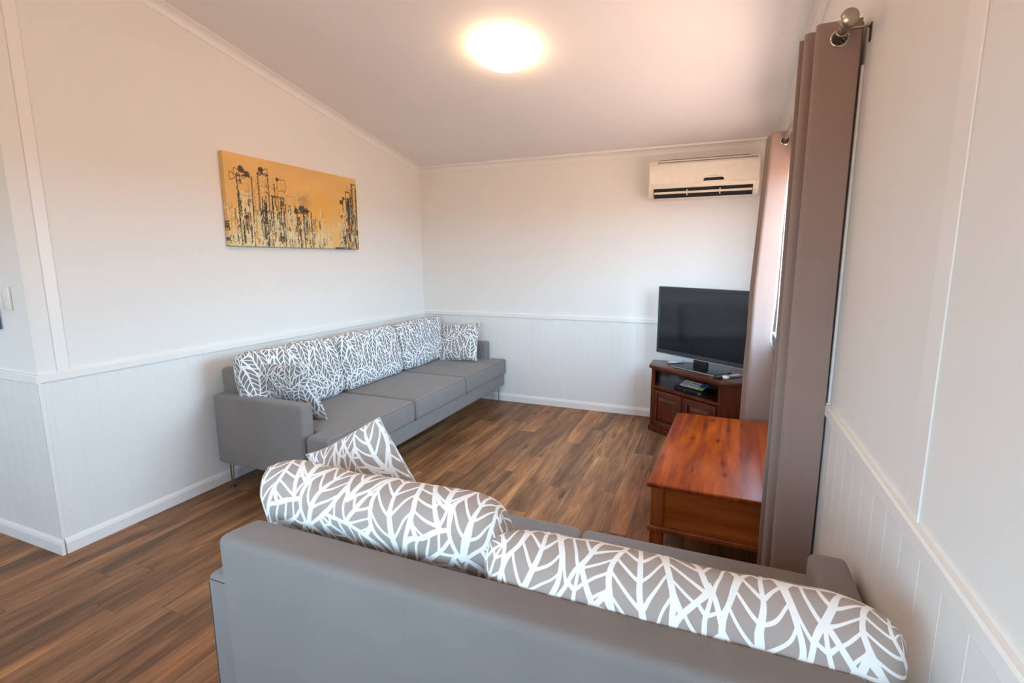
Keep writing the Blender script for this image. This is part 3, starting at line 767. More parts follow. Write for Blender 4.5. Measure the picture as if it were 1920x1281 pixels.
# ------------------------------------------------------------------ painting
def painting_pixels(nx, ny):
    rng = np.random.RandomState(4)
    def fbm(sx, sy, seed):
        r = np.random.RandomState(seed); out = np.zeros((ny, nx)); amp = 1.0
        for o in range(4):
            gx, gy = int(sx * 2 ** o) + 2, int(sy * 2 ** o) + 2
            g = r.rand(gy, gx)
            yy = np.linspace(0, gy - 1.001, ny); xx = np.linspace(0, gx - 1.001, nx)
            yi = yy.astype(int); xi = xx.astype(int); fy = (yy - yi)[:, None]; fx = (xx - xi)[None]
            fy = fy * fy * (3 - 2 * fy); fx = fx * fx * (3 - 2 * fx)
            out += amp * ((g[yi][:, xi] * (1 - fx) + g[yi][:, xi + 1] * fx) * (1 - fy) + (g[yi + 1][:, xi] * (1 - fx) + g[yi + 1][:, xi + 1] * fx) * fy)
            amp *= 0.5
        return out / 1.875
    X, Y = np.meshgrid(np.linspace(0, 1, nx), np.linspace(0, 1, ny))     # Y = 0 bottom
    img = np.zeros((ny, nx, 3)); img[:] = (0.80, 0.47, 0.15)
    f = fbm(4, 3, 1)[..., None]
    img = img * (0.88 + 0.2 * f)
    warm = np.clip(1 - np.hypot((X - 0.66) / 0.22, (Y - 0.50) / 0.33), 0, 1)[..., None] * (0.6 + 0.8 * fbm(7, 5, 2)[..., None])
    img = img * (1 - 0.75 * np.clip(warm, 0, 1)) + np.array((0.78, 0.37, 0.04)) * 0.75 * np.clip(warm, 0, 1)
    pale = (np.clip((0.45 - Y) * 2.4, 0, 1) * np.clip(fbm(9, 6, 3) * 1.6 - 0.35, 0, 1))[..., None]
    img = img * (1 - pale) + np.array((0.78, 0.62, 0.30)) * pale
    def blend(mask, col, a):
        mk = (mask * a)[..., None]; img[:] = img * (1 - mk) + np.array(col) * mk
    px = lambda v: int(np.clip(v, 0, 1) * (nx - 1)); py = lambda v: int(np.clip(v, 0, 1) * (ny - 1))
    def rect(x0, x1, y0, y1, col, a):
        img[py(y0):py(y1) + 1, px(x0):px(x1) + 1] = img[py(y0):py(y1) + 1, px(x0):px(x1) + 1] * (1 - a) + np.array(col) * a
    def line(x0, y0, x1, y1, col, a, wpx=1, jit=0.0):
        n = int(max(abs(x1 - x0) * nx, abs(y1 - y0) * ny)) + 2
        for t in np.linspace(0, 1, n):
            xx = (x0 + (x1 - x0) * t) * (nx - 1) + rng.randn() * jit; yy = (y0 + (y1 - y0) * t) * (ny - 1) + rng.randn() * jit
            if rng.rand() < 0.12 and a < 0.95: continue
            i, j = int(round(xx)), int(round(yy))
            if not (1 <= i < nx - 1 and 1 <= j < ny - 1): continue
            i0, i1, j0, j1 = max(0, i - wpx // 2), min(nx, i - wpx // 2 + wpx), max(0, j - wpx // 2), min(ny, j - wpx // 2 + wpx)
            img[j0:j1, i0:i1] = img[j0:j1, i0:i1] * (1 - a) + np.array(col) * a
    K = (0.02, 0.016, 0.014); G = (0.10, 0.10, 0.11); CR = (0.74, 0.66, 0.40); BR = (0.22, 0.09, 0.03); OR = (0.62, 0.27, 0.03)
    towers = [  # x0, x1, top, ink strength
        (0.075, 0.155, 0.78, 0.8), (0.205, 0.265, 0.84, 0.75), (0.265, 0.325, 0.70, 0.45), (0.17, 0.205, 0.66, 0.6),
        (0.285, 0.365, 0.60, 0.9), (0.335, 0.375, 0.76, 0.4), (0.39, 0.45, 0.62, 0.45), (0.205, 0.275, 0.42, 0.9), (0.37, 0.46, 0.34, 0.35),
        (0.46, 0.515, 0.44, 0.9), (0.515, 0.575, 0.47, 0.9), (0.575, 0.64, 0.36, 0.6), (0.64, 0.70, 0.36, 0.35), (0.70, 0.75, 0.22, 0.3),
        (0.02, 0.07, 0.30, 0.5), (0.82, 0.86, 0.30, 0.6), (0.86, 0.90, 0.46, 0.8), (0.895, 0.925, 0.80, 1.0), (0.925, 0.96, 0.84, 0.7), (0.955, 0.995, 0.92, 0.8)]
    for (x0, x1, top, s) in towers:
        body = 0.30 * s
        rect(x0, x1, 0, top * (0.55 + 0.25 * rng.rand()), CR, 0.35 + 0.25 * rng.rand())
        for xx in (x0, x1): line(xx, 0, xx + rng.randn() * 0.004, top, K, s, 2 if s > 0.7 else 1, 0.5)
        for q in range(3):
            xx = x0 + (x1 - x0) * rng.rand(); line(xx, top * rng.rand() * 0.3, xx, top * (0.7 + 0.3 * rng.rand()), (K, BR, G)[q], s * 0.7, 1, 0.6)
        line(x0, top, x1, top, K, s, 2 if s > 0.7 else 1, 0.6)
        nfl = int(top * 26)
        for k in range(nfl):
            yy = top * (k + 0.5) / nfl
            if rng.rand() < 0.72:
                a = x0 + (x1 - x0) * rng.rand() * 0.5
                line(a, yy, a + (x1 - a) * (0.4 + 0.6 * rng.rand()), yy + rng.randn() * 0.005, (K, G, BR, OR, CR)[rng.randint(5)], s * (0.5 + 0.5 * rng.rand()), 1, 0.4)
        for k in range(int(8 * s)):
            yy = rng.rand() * top * 0.9; a = x0 + rng.rand() * (x1 - x0) * 0.8
            rect(a, a + 0.008 + 0.012 * rng.rand(), yy, yy + 0.02 + 0.04 * rng.rand(), (K, K, BR, OR, G)[rng.randint(5)], 0.85 * s)
        line((x0 + x1) / 2, top, (x0 + x1) / 2 + rng.randn() * 0.003, min(0.97, top + 0.06 + 0.08 * rng.rand()), K, s * 0.7, 1, 0.3)
    for k in range(90):        # pale vertical drips low down
        cx = rng.rand() * (0.72 if k % 4 else 0.18) + (0 if k % 4 else 0.81)
        line(cx, 0, cx + rng.randn() * 0.003, rng.rand() ** 1.3 * 0.42, CR, 0.75, rng.randint(1, 3), 0.4)
    for k in range(60):
        cx = rng.choice([0.09, 0.12, 0.22, 0.25, 0.31, 0.34, 0.36, 0.48, 0.54, 0.87, 0.90, 0.94, 0.97]) + rng.randn() * 0.008
        cy = rng.rand() * 0.5; line(cx, cy, cx + rng.randn() * 0.002, cy + 0.05 + rng.rand() * 0.22, K, 0.9, 2, 0.5)
    rect(0.905, 0.925, 0.0, 0.72, K, 0.92)
    rect(0.955, 0.965, 0.3, 0.90, K, 0.6); rect(0.985, 0.997, 0.2, 0.86, K, 0.6)
    for (cx, cy, rr) in ((0.225, 0.88, 0.016), (0.33, 0.80, 0.012), (0.10, 0.84, 0.018), (0.135, 0.80, 0.016), (0.50, 0.49, 0.022), (0.455, 0.455, 0.018), (0.535, 0.475, 0.018), (0.845, 0.65, 0.014), (0.87, 0.70, 0.012), (0.845, 0.45, 0.012), (0.34, 0.10, 0.02)):
        blend((np.hypot((X - cx), (Y - cy) * 0.5) < rr * (0.6 + 0.8 * fbm(30, 15, int(cx * 1000)))).astype(float), K, 0.9)
    for (cx, cy, rx, ry) in ((0.09, 0.80, 0.035, 0.05), (0.06, 0.76, 0.03, 0.04), (0.24, 0.86, 0.03, 0.04), (0.36, 0.74, 0.03, 0.08)):
        for t in np.linspace(0, 6.3, 220):
            i = px(cx + rx * math.cos(t)); j = py(cy + ry * math.sin(t) + 0.02 * math.sin(3 * t)); img[j, i] = img[j, i] * 0.35 + np.array(K) * 0.65
    smoke = np.clip(1 - np.hypot((X - 0.52) / 0.075, (Y - 0.60) / 0.14), 0, 1) * np.clip(fbm(26, 12, 8) * 2 - 0.6, 0, 1)
    blend(smoke, (0.12, 0.10, 0.08), 0.95)
    for k in range(430):
        cx = rng.choice([rng.rand() * 0.68, 0.82 + rng.rand() * 0.18]); cy = rng.rand() ** 1.7 * 0.45
        line(cx, cy, cx + rng.randn() * 0.006, cy + 0.03 + rng.rand() * 0.08, (K, K, CR, CR, BR, OR)[rng.randint(6)], 0.8, rng.randint(1, 3), 0.5)
    rect(0.0, 1.0, 0.0, 0.012, K, 0.55); rect(0.77, 0.86, 0.0, 0.03, K, 0.8)
    return np.clip(img, 0, 1)

def make_painting():
    x0, x1 = 0.002, 0.034; y0, y1, z0, z1 = -2.388, -1.094, 1.588, 2.197
    root = empty('wall_canvas', (0, (y0 + y1) / 2, z0), 0, 'yellow canvas painting of a sketchy black city skyline on the left wall', 'painting')
    nx, ny = 330, 156
    img = painting_pixels(nx, ny)
    m, nt, b = new_mat('painted_skyline_canvas')
    at = N(nt, 'ShaderNodeVertexColor'); at.layer_name = 'paint'
    tc = N(nt, 'ShaderNodeTexCoord'); nf = noise_n(nt, tc.outputs['Object'], 60, 4)
    nt.links.new(mixrgb(nt, 1.0, at.outputs[0], ramp(nt, nf.outputs[0], [(0.3, (0.94, 0.94, 0.94)), (0.7, (1.04, 1.04, 1.04))]), 'MULTIPLY'), b.inputs['Base Color'])
    b.inputs['Roughness'].default_value = 0.55
    bump(nt, b, nf.outputs[0], 0.2, 0.001)
    # front sheet wraps round the edges
    w = 0.004
    ys = [y0] * 1 + list(np.linspace(y0 + 0.001, y1 - 0.001, nx)) + [y1]
    verts = []; cols = []; faces = []
    ny2, nx2 = ny + 2, nx + 2
    for j in range(ny2):
        for i in range(nx2):
            edge = i in (0, nx2 - 1) or j in (0, ny2 - 1)
            ii = min(max(i - 1, 0), nx - 1); jj = min(max(j - 1, 0), ny - 1)
            y = y0 + (y1 - y0) * ii / (nx - 1); z = z0 + (z1 - z0) * jj / (ny - 1)
            verts.append((x0 if edge else x1, y, z)); cols.append((*img[jj, ii], 1))
    for j in range(ny2 - 1):
        for i in range(nx2 - 1):
            a = j * nx2 + i
            faces.append((a, a + 1, a + nx2 + 1, a + nx2))
    me = bpy.data.meshes.new('painted_canvas'); me.from_pydata(verts, [], faces); me.update()
    ca = me.color_attributes.new('paint', 'FLOAT_COLOR', 'POINT')
    ca.data.foreach_set('color', np.array(cols, dtype=np.float32).ravel())
    me.materials.append(m)
    o = bpy.data.objects.new('painted_canvas', me); COL.objects.link(o)
    o.parent = root; o.matrix_parent_inverse = Matrix.Translation(root.location).inverted()
    mb = MB()
    for a, b_, c_, d_ in ((y0 + 0.005, y1 - 0.005, z0 + 0.005, z0 + 0.04), (y0 + 0.005, y1 - 0.005, z1 - 0.04, z1 - 0.005), (y0 + 0.005, y0 + 0.04, z0 + 0.04, z1 - 0.04), (y1 - 0.04, y1 - 0.005, z0 + 0.04, z1 - 0.04)):
        mb.box(0.001, 0.030, a, b_, c_, d_, M['table_side'])
    child(mb, 'stretcher_frame', root)
make_painting()

# ------------------------------------------------------------------ ceiling lamp
ly, lx = -1.745, 1.742
lamp = empty('ceiling_lamp', (lx, ly, ceil_z(ly)), 0, 'round glowing white dome lamp on the ceiling', 'ceiling lamp')
lamp.rotation_euler = (-math.atan(SL), 0, 0)
mb = MB(); mb.lathe([(0, 0.0), (0.170, 0.0), (0.173, -0.002), (0.173, -0.008), (0.170, -0.010), (0, -0.010)], M['white_plastic'])
mb.build('lamp_base', lamp, 40)
mb = MB(); pr = [(0.176, -0.0105), (0.184, -0.012), (0.184, -0.026)]
for k in range(0, 15):
    a = math.radians(90 * k / 14); pr.append((0.182 * math.cos(a) if k < 14 else 0.0, -0.028 - 0.072 * math.sin(a)))
mb.lathe(pr, M['lamp'], 64); mb.build('lamp_shade', lamp, 60)
# unseen matching lamp, added to bring warm light to the near end
lamp_added = copy_tree(lamp); lamp_added.location = (1.7, -4.75, ceil_z(-4.75)); lamp_added['label'] = 'unseen matching dome lamp added above the camera for warm light'

# ------------------------------------------------------------------ air conditioner
ac = empty('air_conditioner', (2.86, 0, 2.015), 0, 'ivory split system air conditioner high on the back wall', 'air conditioner')
ax0, ax1 = 2.435, 3.30
mb = MB()
mb.prism([(0, 2.025), (-0.12, 2.005), (-0.165, 2.020), (-0.19, 2.055), (-0.205, 2.115), (-0.205, 2.29), (-0.19, 2.318), (-0.165, 2.325), (0, 2.325)], ax0, ax1, M['ac'], 'X', 0.006, 2)
child(mb, 'housing', ac, 35)
mb = MB(); mb.prism([(-0.199, 2.125), (-0.2115, 2.125), (-0.2115, 2.283), (-0.199, 2.295)], ax0 + 0.006, ax1 - 0.006, M['ac'], 'X', 0.002, 1)
child(mb, 'front_panel', ac, 35)
mb = MB(); mb.box(ax0 + 0.075, ax1 - 0.075, -0.170, -0.03, 2.322, 2.329, M['grey_plastic'])
for k in range(30): mb.box(ax0 + 0.08 + k * 0.0235, ax0 + 0.088 + k * 0.0235, -0.172, -0.03, 2.329, 2.332, M['ac'])
child(mb, 'intake_grille', ac)
mb = MB(); mb.box(ax0 + 0.07, ax1 - 0.02, -0.207, -0.190, 2.298, 2.304, M['grey_plastic']); child(mb, 'panel_gap', ac)
# air outlet: dark slot with a vane and dividers
mb = MB(); mb.prism([(-0.1675, 2.0175), (-0.1945, 2.062), (-0.202, 2.088), (-0.206, 2.083), (-0.197, 2.052), (-0.171, 2.012)], ax0 + 0.045, ax1 - 0.045, M['dark_void'], 'X')
child(mb, 'outlet_slot', ac)
mb = MB(); mb.prism([(-0.196, 2.047), (-0.207, 2.060), (-0.209, 2.056), (-0.198, 2.043)], ax0 + 0.05, ax1 - 0.05, M['ac'], 'X'); child(mb, 'louvre_vane', ac)
for xx in (2.752, 3.010):
    mb = MB(); mb.prism([(-0.170, 2.012), (-0.190, 2.04), (-0.212, 2.072), (-0.206, 2.074), (-0.182, 2.040), (-0.166, 2.018)], xx - 0.004, xx + 0.004, M['white_plastic'], 'X'); child(mb, 'louvre_divider', ac)
mb = MB(); mb.prism([(2.878, 2.134), (3.036, 2.134), (3.034, 2.152), (3.020, 2.158), (2.894, 2.158), (2.882, 2.152)], -0.2135, -0.210, M['screen'], 'Y'); child(mb, 'display_window', ac)
mb = MB()
for k in range(9): mb.box(2.918 + k * 0.009, 2.924 + k * 0.009, -0.2122, -0.2113, 2.170, 2.176, M['silver'])
child(mb, 'brand_mark', ac)

# ------------------------------------------------------------------ corner television cabinet
ang = math.radians(-37)
FL = Vector((2.548, -0.395)); u = Vector((math.cos(ang), math.sin(ang))); FLEN = 0.705
FR = FL + u * FLEN
inn = Vector((-u.y, u.x))      # into the corner
def cabpoly(o, back=0.0):
    """five sided corner plan, o = overhang"""
    return [(FL.x - o, FL.y - o * 0.35), (FR.x - o * 0.2, FR.y - o * 1.1), (3.275, FR.y - o), (3.275, -0.17 - back), (3.20, -0.165), (FL.x - o, -0.165)]
cab = empty('corner_cabinet', (2.95, -0.45, 0), 0, 'dark red timber corner cabinet under the television', 'cabinet')
Cm = M['cabinet']
def lp(a, b=0.0):     # point along the front (a) and into the cabinet (b)
    q = FL + u * a + inn * b; return (q.x, q.y)
XF = Matrix.Translation((FL.x, FL.y, 0)) @ Matrix.Rotation(ang, 4, 'Z')   # local x along the front, y inwards
mb = MB(); mb.prism(cabpoly(0.022), 0.560, 0.590, M['cabinet_top'], 'Z', 0.007, 3); child(mb, 'top', cab, 40)
mb = MB(); mb.prism(cabpoly(0.012), 0.0, 0.055, Cm, 'Z', 0.006, 2); child(mb, 'plinth', cab, 40)
mb = MB(); mb.prism([(FL.x, FL.y), (FL.x + 0.016, FL.y - 0.012), (FL.x + 0.02, -0.172), (FL.x, -0.172)], 0.055, 0.560, Cm, 'Z', 0.002, 1); child(mb, 'side_panel', cab)
mb = MB(); mb.prism([(FR.x, FR.y), (3.272, FR.y), (3.272, FR.y + 0.018), (FR.x + 0.012, FR.y + 0.018)], 0.055, 0.560, Cm, 'Z', 0.002, 1); child(mb, 'side_panel', cab)
mb = MB(); mb.box(FL.x + 0.02, 3.255, -0.185, -0.170, 0.055, 0.56, Cm); mb.box(3.255, 3.27, FR.y + 0.02, -0.185, 0.055, 0.56, Cm); child(mb, 'back_panel', cab)
mb = MB(); mb.prism([lp(0.02, 0.012), lp(FLEN - 0.02, 0.012), (3.25, FR.y + 0.03), (3.25, -0.19), (FL.x + 0.03, -0.19)], 0.385, 0.403, Cm, 'Z'); child(mb, 'shelf', cab)
mb = MB(); mb.box(0.0, FLEN, -0.004, 0.02, 0.385, 0.412, Cm, 0.004, 2, XF)
mb.box(0.0, FLEN, -0.002, 0.018, 0.545, 0.560, Cm, 0.002, 1, XF)
mb.box(0.0, 0.028, 0.0, 0.02, 0.055, 0.56, Cm, 0.002, 1, XF); mb.box(FLEN - 0.028, FLEN, 0.0, 0.02, 0.055, 0.56, Cm, 0.002, 1, XF)
mb.box(FLEN / 2 - 0.012, FLEN / 2 + 0.012, 0.004, 0.02, 0.055, 0.39, Cm, 0, 1, XF)
child(mb, 'face_frame', cab)
for k in range(2):
    d0 = 0.030 + k * (FLEN / 2 - 0.024); d1 = d0 + FLEN / 2 - 0.037
    mb = MB()
    z0, z1 = 0.062, 0.380
    fw = 0.052
    mb.box(d0, d0 + fw, -0.018, 0.0, z0, z1, Cm, 0.003, 2, XF); mb.box(d1 - fw, d1, -0.018, 0.0, z0, z1, Cm, 0.003, 2, XF)
    mb.box(d0 + fw, d1 - fw, -0.018, 0.0, z0, z0 + fw, M['cabinet_top'], 0.003, 2, XF); mb.box(d0 + fw, d1 - fw, -0.018, 0.0, z1 - fw, z1, M['cabinet_top'], 0.003, 2, XF)
    door = child(mb, 'door', cab, 40)
    mb = MB()
    a0, a1, b0, b1 = d0 + fw + 0.004, d1 - fw - 0.004, z0 + fw + 0.004, z1 - fw - 0.004
    t = bmesh.new()
    rings = []
    for ins, dep in ((0, -0.004), (0.022, -0.013), (0.026, -0.015)):
        rings.append([t.verts.new((x, dep, z)) for x, z in ((a0 + ins, b0 + ins), (a1 - ins, b0 + ins), (a1 - ins, b1 - ins), (a0 + ins, b1 - ins))])
    base_r = [t.verts.new((x, 0.0, z)) for x, z in ((a0, b0), (a1, b0), (a1, b1), (a0, b1))]
    allr = [base_r] + rings
    for A, B in zip(allr, allr[1:]):
        for q in range(4): t.faces.new((A[q], A[(q + 1) % 4], B[(q + 1) % 4], B[q]))
    t.faces.new(rings[-1]); t.faces.new(base_r[::-1])
    bmesh.ops.recalc_face_normals(t, faces=t.faces[:]); mb.add(t, Cm, XF)
    pn = mb.build('raised_panel', None); pn.parent = door; 
    mb = MB(); kx = (d1 - 0.028) if k == 0 else (d0 + 0.028)
    mb.lathe([(0, 0), (0.006, 0), (0.006, 0.010), (0.013, 0.018), (0.012, 0.025), (0, 0.028)], M['dark_metal'], 20, XF @ Matrix.Translation((kx, -0.018, 0.235)) @ Matrix.Rotation(math.radians(90), 4, 'X'))
    kn = mb.build('door_knob', None, 50); kn.parent = door

# ------------------------------------------------------------------ television
tv = empty('television', (2.95, -0.55, 0.590), ang, 'black flat screen television on the corner cabinet', 'television')
TVX = 0.93; zb, zt = 0.683 - 0.590, 1.262 - 0.590
T0 = Vector((2.567, -0.272)); tc0 = T0 + u * (TVX / 2)
tv.location = (tc0.x, tc0.y, 0.590)
h = TVX / 2
mb = MB()
mb.box(-h, h, 0.004, 0.045, zb, zt, M['bezel'], 0.006, 2); mb.box(-h * 0.7, h * 0.7, 0.045, 0.075, zb + 0.05, zt - 0.12, M['black'], 0.01, 2)
mb.build('housing', tv, 40)
mb = MB()
mb.box(-h, -h + 0.022, -0.002, 0.006, zb, zt, M['bezel'], 0.002, 1); mb.box(h - 0.022, h, -0.002, 0.006, zb, zt, M['bezel'], 0.002, 1)
mb.box(-h + 0.022, h - 0.022, -0.002, 0.006, zt - 0.024, zt, M['bezel'], 0.002, 1); mb.box(-h + 0.022, h - 0.022, -0.002, 0.006, zb, zb + 0.036, M['bezel'], 0.002, 1)
bz = mb.build('bezel', tv, 40)
mb = MB(); mb.box(-0.028, 0.028, -0.0035, -0.0018, zb + 0.014, zb + 0.021, M['badge']); mb.build('brand_badge', bz)
mb = MB(); mb.box(-h + 0.004, h - 0.004, -0.003, 0.004, zb - 0.003, zb + 0.003, M['silver'], 0.001, 1); mb.build('trim_strip', bz)
mb = MB(); mb.box(-h + 0.020, h - 0.020, 0.0008, 0.0045, zb + 0.034, zt - 0.022, M['screen']); mb.build('screen', tv)
st = MB(); st.box(-0.225, 0.185, -0.055, 0.155, 0.0, 0.013, M['black'], 0.003, 2); stand = st.build('stand_base', tv, 40)
mb = MB(); mb.box(-0.223, 0.183, -0.0575, -0.054, 0.004, 0.012, M['silver'], 0.001, 1); mb.build('front_edge_strip', stand)
mb = MB(); mb.box(-0.075, 0.055, 0.014, 0.044, 0.012, zb + 0.01, M['black'], 0.004, 2); mb.build('stand_neck', tv, 40)

# things on and in the cabinet
def remote(name, loc, rz, ln, wd, body, label, white_end=False, tilt=0):
    r = empty(name, loc, math.radians(rz), label, 'remote control')
    mb = MB(); mb.box(-wd / 2, wd / 2, -ln / 2, ln / 2, 0.0, 0.018, body, 0.006, 3); mb.build('body', r, 50)
    mb = MB()
    for i in range(3):
        for j in range(6): mb.box(-wd * 0.32 + i * wd * 0.26, -wd * 0.32 + i * wd * 0.26 + wd * 0.14, -ln * 0.38 + j * ln * 0.13, -ln * 0.38 + j * ln * 0.13 + ln * 0.06, 0.017, 0.020, M['grey_plastic'] if body is M['black'] else M['white_plastic'])
    mb.build('buttons', r)
    return r
remote('remote_control', (2.735, -0.262, 0.5905), -55, 0.15, 0.042, M['silver'], 'silver grey remote on the left end of the cabinet top')
remote('remote_control', (3.112, -0.715, 0.5905), -37, 0.17, 0.045, M['black'], 'black remote by the right front corner of the television stand')
r3 = remote('remote_control', (3.20, -0.665, 0.5905), -45, 0.13, 0.042, M['grey_plastic'], 'dark grey remote on the right side of the cabinet top')
mb = MB(); mb.lathe([(0, 0), (0.020, 0.0), (0.026, 0.007), (0.025, 0.017), (0.018, 0.022), (0, 0.024)], M['white_plastic'], 32)
d = mb.build('white_gadget', None, 60); d.location = (3.135, -0.735, 0.5905); d.scale = (1.1, 0.8, 1); tag(d, 'small rounded white gadget at the right front edge of the cabinet top', 'gadget')
bx = empty('set_top_box', (*lp(0.36, 0.12), 0.4035), ang, 'slim black set top box on the cabinet shelf', 'set top box')
mb = MB(); mb.box(-0.14, 0.14, -0.085, 0.085, 0.004, 0.042, M['black'], 0.004, 2); mb.build('body', bx, 40)
mb = MB(); mb.box(0.112, 0.124, -0.0875, -0.084, 0.018, 0.030, M['silver'], 0.001, 1); mb.build('front_button', bx)
mb = MB(); mb.box(-0.032, -0.024, -0.0868, -0.084, 0.018, 0.026, M['silver']); mb.build('indicator', bx)
for sx in (-0.12, 0.12):
    mb = MB(); mb.box(sx - 0.012, sx + 0.012, -0.07, 0.07, 0.0, 0.005, M['grey_plastic']); mb.build('foot', bx)
lf = empty('leaflet', (*lp(0.352, 0.085), 0.4465), ang, 'white printed card with a blue and green corner lying on the black box', 'card')
lf.rotation_euler = (math.radians(24), 0, ang)
mb = MB(); mb.box(-0.115, 0.115, 0.0, 0.082, 0.0, 0.0025, M['paper']); mb.build('card', lf)
mb = MB()
for r_, (xa, n_) in enumerate(((-0.10, 5), (-0.10, 6), (-0.10, 4))):
    for k in range(n_): mb.box(xa + k * 0.011, xa + k * 0.011 + 0.007, 0.018 + r_ * 0.016, 0.024 + r_ * 0.016, 0.0024, 0.0030, M['ink'])
for k in range(4): mb.box(-0.022 + k * 0.022, -0.010 + k * 0.022, 0.050, 0.062, 0.0024, 0.0030, M['ink']); mb.box(-0.022 + k * 0.022, -0.013 + k * 0.022, 0.022, 0.034, 0.0024, 0.0030, M['ink'])
mb.build('printed_text', lf)
mb = MB(); mb.cyl((0.083, 0.055, 0.0024), (0.083, 0.055, 0.0031), 0.024, 0.024, M['blue'], 20); mb.box(0.060, 0.1145, 0.03, 0.0815, 0.0024, 0.0028, M['blue']); mb.build('blue_graphic', lf)
mb = MB(); mb.prism([(0.066, 0.002), (0.114, 0.002), (0.114, 0.046), (0.098, 0.030), (0.074, 0.022)], 0.0024, 0.0034, M['green'], 'Z'); mb.build('green_graphic', lf)

# ------------------------------------------------------------------ coffee table
tb = empty('coffee_table', (3.10, -1.90, 0), math.radians(-2.0), 'low amber pine coffee table between the curtain and the seats', 'coffee table')
hw, hl = 0.292, 0.607
tb.location = (3.103, -1.905, 0)
mb = MB(); mb.box(-hw, hw, -hl, hl, 0.428, 0.450, M['table_top'], 0.007, 3); mb.build('table_top', tb, 40)
mb = MB()
mb.box(-hw + 0.072, hw - 0.072, -hl + 0.030, -hl + 0.046, 0.230, 0.428, M['table_side'], 0.001, 1); mb.build('end_panel', tb)
mb = MB(); mb.box(-hw + 0.072, hw - 0.072, hl - 0.046, hl - 0.030, 0.230, 0.428, M['table_side'], 0.001, 1); mb.build('end_panel', tb)
for s in (-1, 1):
    mb = MB(); xx = s * (hw - 0.030)
    mb.box(min(xx, xx - s * 0.016), max(xx, xx - s * 0.016), -hl + 0.07, hl - 0.07, 0.34, 0.428, M['table_side'], 0.001, 1); mb.build('apron', tb)
mb = MB(); mb.box(-hw + 0.006, hw - 0.006, -hl + 0.006, hl - 0.006, 0.205, 0.231, M['table_leg'], 0.007, 3); mb.build('lower_shelf', tb, 40)
for sx in (-1, 1):
    for sy in (-1, 1):
        mb = MB(); cx, cy = sx * (hw - 0.048), sy * (hl - 0.048)
        mb.box(cx - 0.030, cx + 0.030, cy - 0.030, cy + 0.030, 0.231, 0.428, M['table_leg'], 0.003, 2)
        mb.box(cx - 0.030, cx + 0.030, cy - 0.030, cy + 0.030, 0.0, 0.205, M['table_leg'], 0.003, 2); mb.build('leg', tb)

# ------------------------------------------------------------------ curtains and rod
RZ = 2.243; RX = 3.386
def curtain(y0, y1, nf, xl0, xl1, xr, ztop, zbot, label, prof=None, seed=1):
    """serpentine stack of eyelet folds: planes across the rod joined by round turns"""
    root = empty('curtain', (RX, y0, zbot), 0, label, 'curtain', 'taupe eyelet curtains')
    dy = (y1 - y0) / nf; pts = []
    for k in range(nf + 1):
        y = y0 + dy * k; tfrac = k / nf
        xl = xl0 + (xl1 - xl0) * tfrac; xrr = xr - 0.004 * (k % 3)
        rr = dy * 0.5
        row = [(xl + rr + (xrr - rr - xl - rr) * q / 30, y) for q in range(31)]
        if k % 2 == 0: row = row[::-1]
        pts += row
        if k < nf:    # half-round turn to the next plane
            cx = row[-1][0]; sgn = -1 if k % 2 == 0 else 1
            for q in range(1, 6):
                a = math.pi * q / 6
                pts.append((cx + sgn * rr * 1.0 * math.sin(a), y + dy / 2 - dy / 2 * math.cos(a)))
    zs = list(np.linspace(zbot, ztop - 0.11, 36)) + list(np.linspace(ztop - 0.106, ztop, 25))
    nz = len(zs) - 1; verts = []; faces = []
    for j, z in enumerate(zs):
        for i, (x, y) in enumerate(pts):
            a = mnoise.noise(Vector((x * 9 + y * 31, z * 1.1, seed)))
            b = mnoise.noise(Vector((x * 14 + y * 23 + 7, z * 2.0, seed + 4)))
            fl = (1 - (z - zbot) / (ztop - zbot))
            dx = 0.006 * a * fl
            if prof: xa_, xb_ = prof(z); x = xa_ + (x - xl0) * (xb_ - xa_) / (xr - xl0)
            verts.append((min(x + dx, W - 0.0095 if z < WZ1 + 0.06 else W - 0.004), y + 0.006 * b * fl, z))
    n = len(pts)
    for j in range(nz):
        for i in range(n - 1):
            a = j * n + i
            cx = (verts[a][0] + verts[a + 1][0]) / 2; cz = (zs[j] + zs[j + 1]) / 2
            if math.hypot(cx - RX, cz - (RZ - 0.008)) < 0.0225: continue      # punched eyelet hole
            faces.append((a, a + 1, a + n + 1, a + n))
    me = bpy.data.meshes.new('cloth'); me.from_pydata(verts, [], faces); me.update()
    me.materials.append(M['curtain'])
    for p in me.polygons: p.use_smooth = True
    o = bpy.data.objects.new('cloth', me); COL.objects.link(o)
    md = o.modifiers.new('thickness', 'SOLIDIFY'); md.thickness = 0.0016; md.offset = 0
    o.parent = root; o.matrix_parent_inverse = Matrix.Translation(root.location).inverted()
    # hem seam down the leading fold
    for k in range(0, nf + 1):
        y = y0 + dy * k
        mb = MB(); mb.torus(0.0255, 0.0048, M['chrome'], Matrix.Translation((RX, y, RZ - 0.008)) @ Matrix.Rotation(math.radians(90), 4, 'X'))
        g = child(mb, 'eyelet', root, 60)
    return root
cn = curtain(-2.66, -2.53, 4, 3.316, 3.262, 3.4665, 2.290, 0.02, 'taupe eyelet curtain at the near end of the window', seed=2)
def sh(z):
    # the cloth drops from the rod, is pushed out by the window sill and falls back below it
    xa_ = float(np.interp(z, [0.0, 1.3, 2.29], [3.266, 3.268, 3.304]))
    xb_ = float(np.interp(z, [0.0, 0.80, 0.925, 0.955, 1.22, 1.72, 2.08, 2.29], [3.455, 3.452, 3.412, 3.406, 3.417, 3.420, 3.440, 3.453]))
    return xa_, xb_
cf = curtain(-1.05, -0.87, 5, 3.305, 3.285, 3.452, 2.290, 0.02, 'taupe eyelet curtain at the far end of the window', sh, seed=5)
cf_pts = None
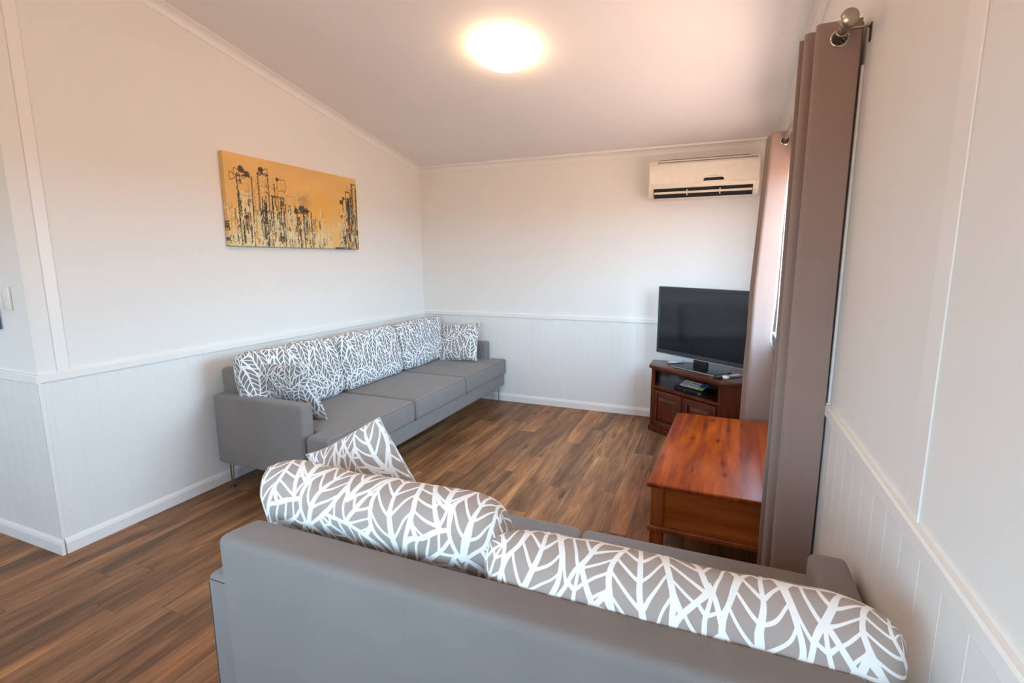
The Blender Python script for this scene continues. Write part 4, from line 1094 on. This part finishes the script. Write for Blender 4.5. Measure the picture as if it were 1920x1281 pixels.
rod = empty('curtain_rod', (RX, -1.8, RZ), 0, 'brushed nickel curtain rod above the window', 'curtain rod')
mb = MB(); mb.cyl((RX, -2.73, RZ), (RX, -0.50, RZ), 0.0125, 0.0125, M['nickel'], 28); child(mb, 'rod', rod, 50)
for yy, s in ((-2.73, -1), (-0.50, 1)):
    mb = MB()
    q = Matrix.Translation((RX, yy, RZ)) @ Matrix.Rotation(math.radians(90 * (1 if s < 0 else -1)), 4, 'X')
    mb.lathe([(0, 0), (0.0165, 0.0), (0.0165, 0.016), (0.014, 0.020), (0.015, 0.026), (0.022, 0.036), (0.0265, 0.050), (0.0275, 0.066), (0.0265, 0.078), (0.022, 0.084), (0, 0.086)], M['nickel'], 36, q)
    child(mb, 'finial', rod, 50)
for yy in (-2.70, -0.54):
    mb = MB()
    mb.box(W - 0.004, W - 0.0005, yy - 0.010, yy + 0.010, RZ - 0.045, RZ + 0.012, M['dark_metal'], 0.001, 1)
    mb.box(RX + 0.012, W - 0.003, yy - 0.006, yy + 0.006, RZ + 0.000, RZ + 0.006, M['nickel'], 0.001, 1)
    pts = [(RX + 0.017 * math.cos(a), yy, RZ + 0.017 * math.sin(a)) for a in np.linspace(math.radians(10), math.radians(-190), 18)]
    mb.tube(pts, 0.0035, M['nickel'], 8)
    child(mb, 'bracket', rod, 50)

# ------------------------------------------------------------------ hall wall items
sw = empty('light_switch', (-0.155, -L, 1.315), 0, 'white rocker light switch on the hall wall at the left edge', 'light switch')
mb = MB(); mb.box(-0.036, 0.036, -0.0095, -0.0005, -0.0575, 0.0575, M['white_plastic'], 0.003, 2); mb.build('cover_plate', sw, 40)
mb = MB(); mb.box(-0.007, 0.007, -0.0125, -0.009, -0.011, 0.011, M['white_plastic'], 0.002, 2); mb.build('rocker', sw, 40)
pc = empty('wall_picture', (-0.44, -L, 1.16), 0, 'blue canvas just entering the photo at the left edge below the switch', 'picture')
mb = MB(); mb.box(-0.20, 0.19, -0.028, -0.001, 0.0, 0.13, M['blue_canvas'], 0.002, 1); mb.build('canvas', pc)
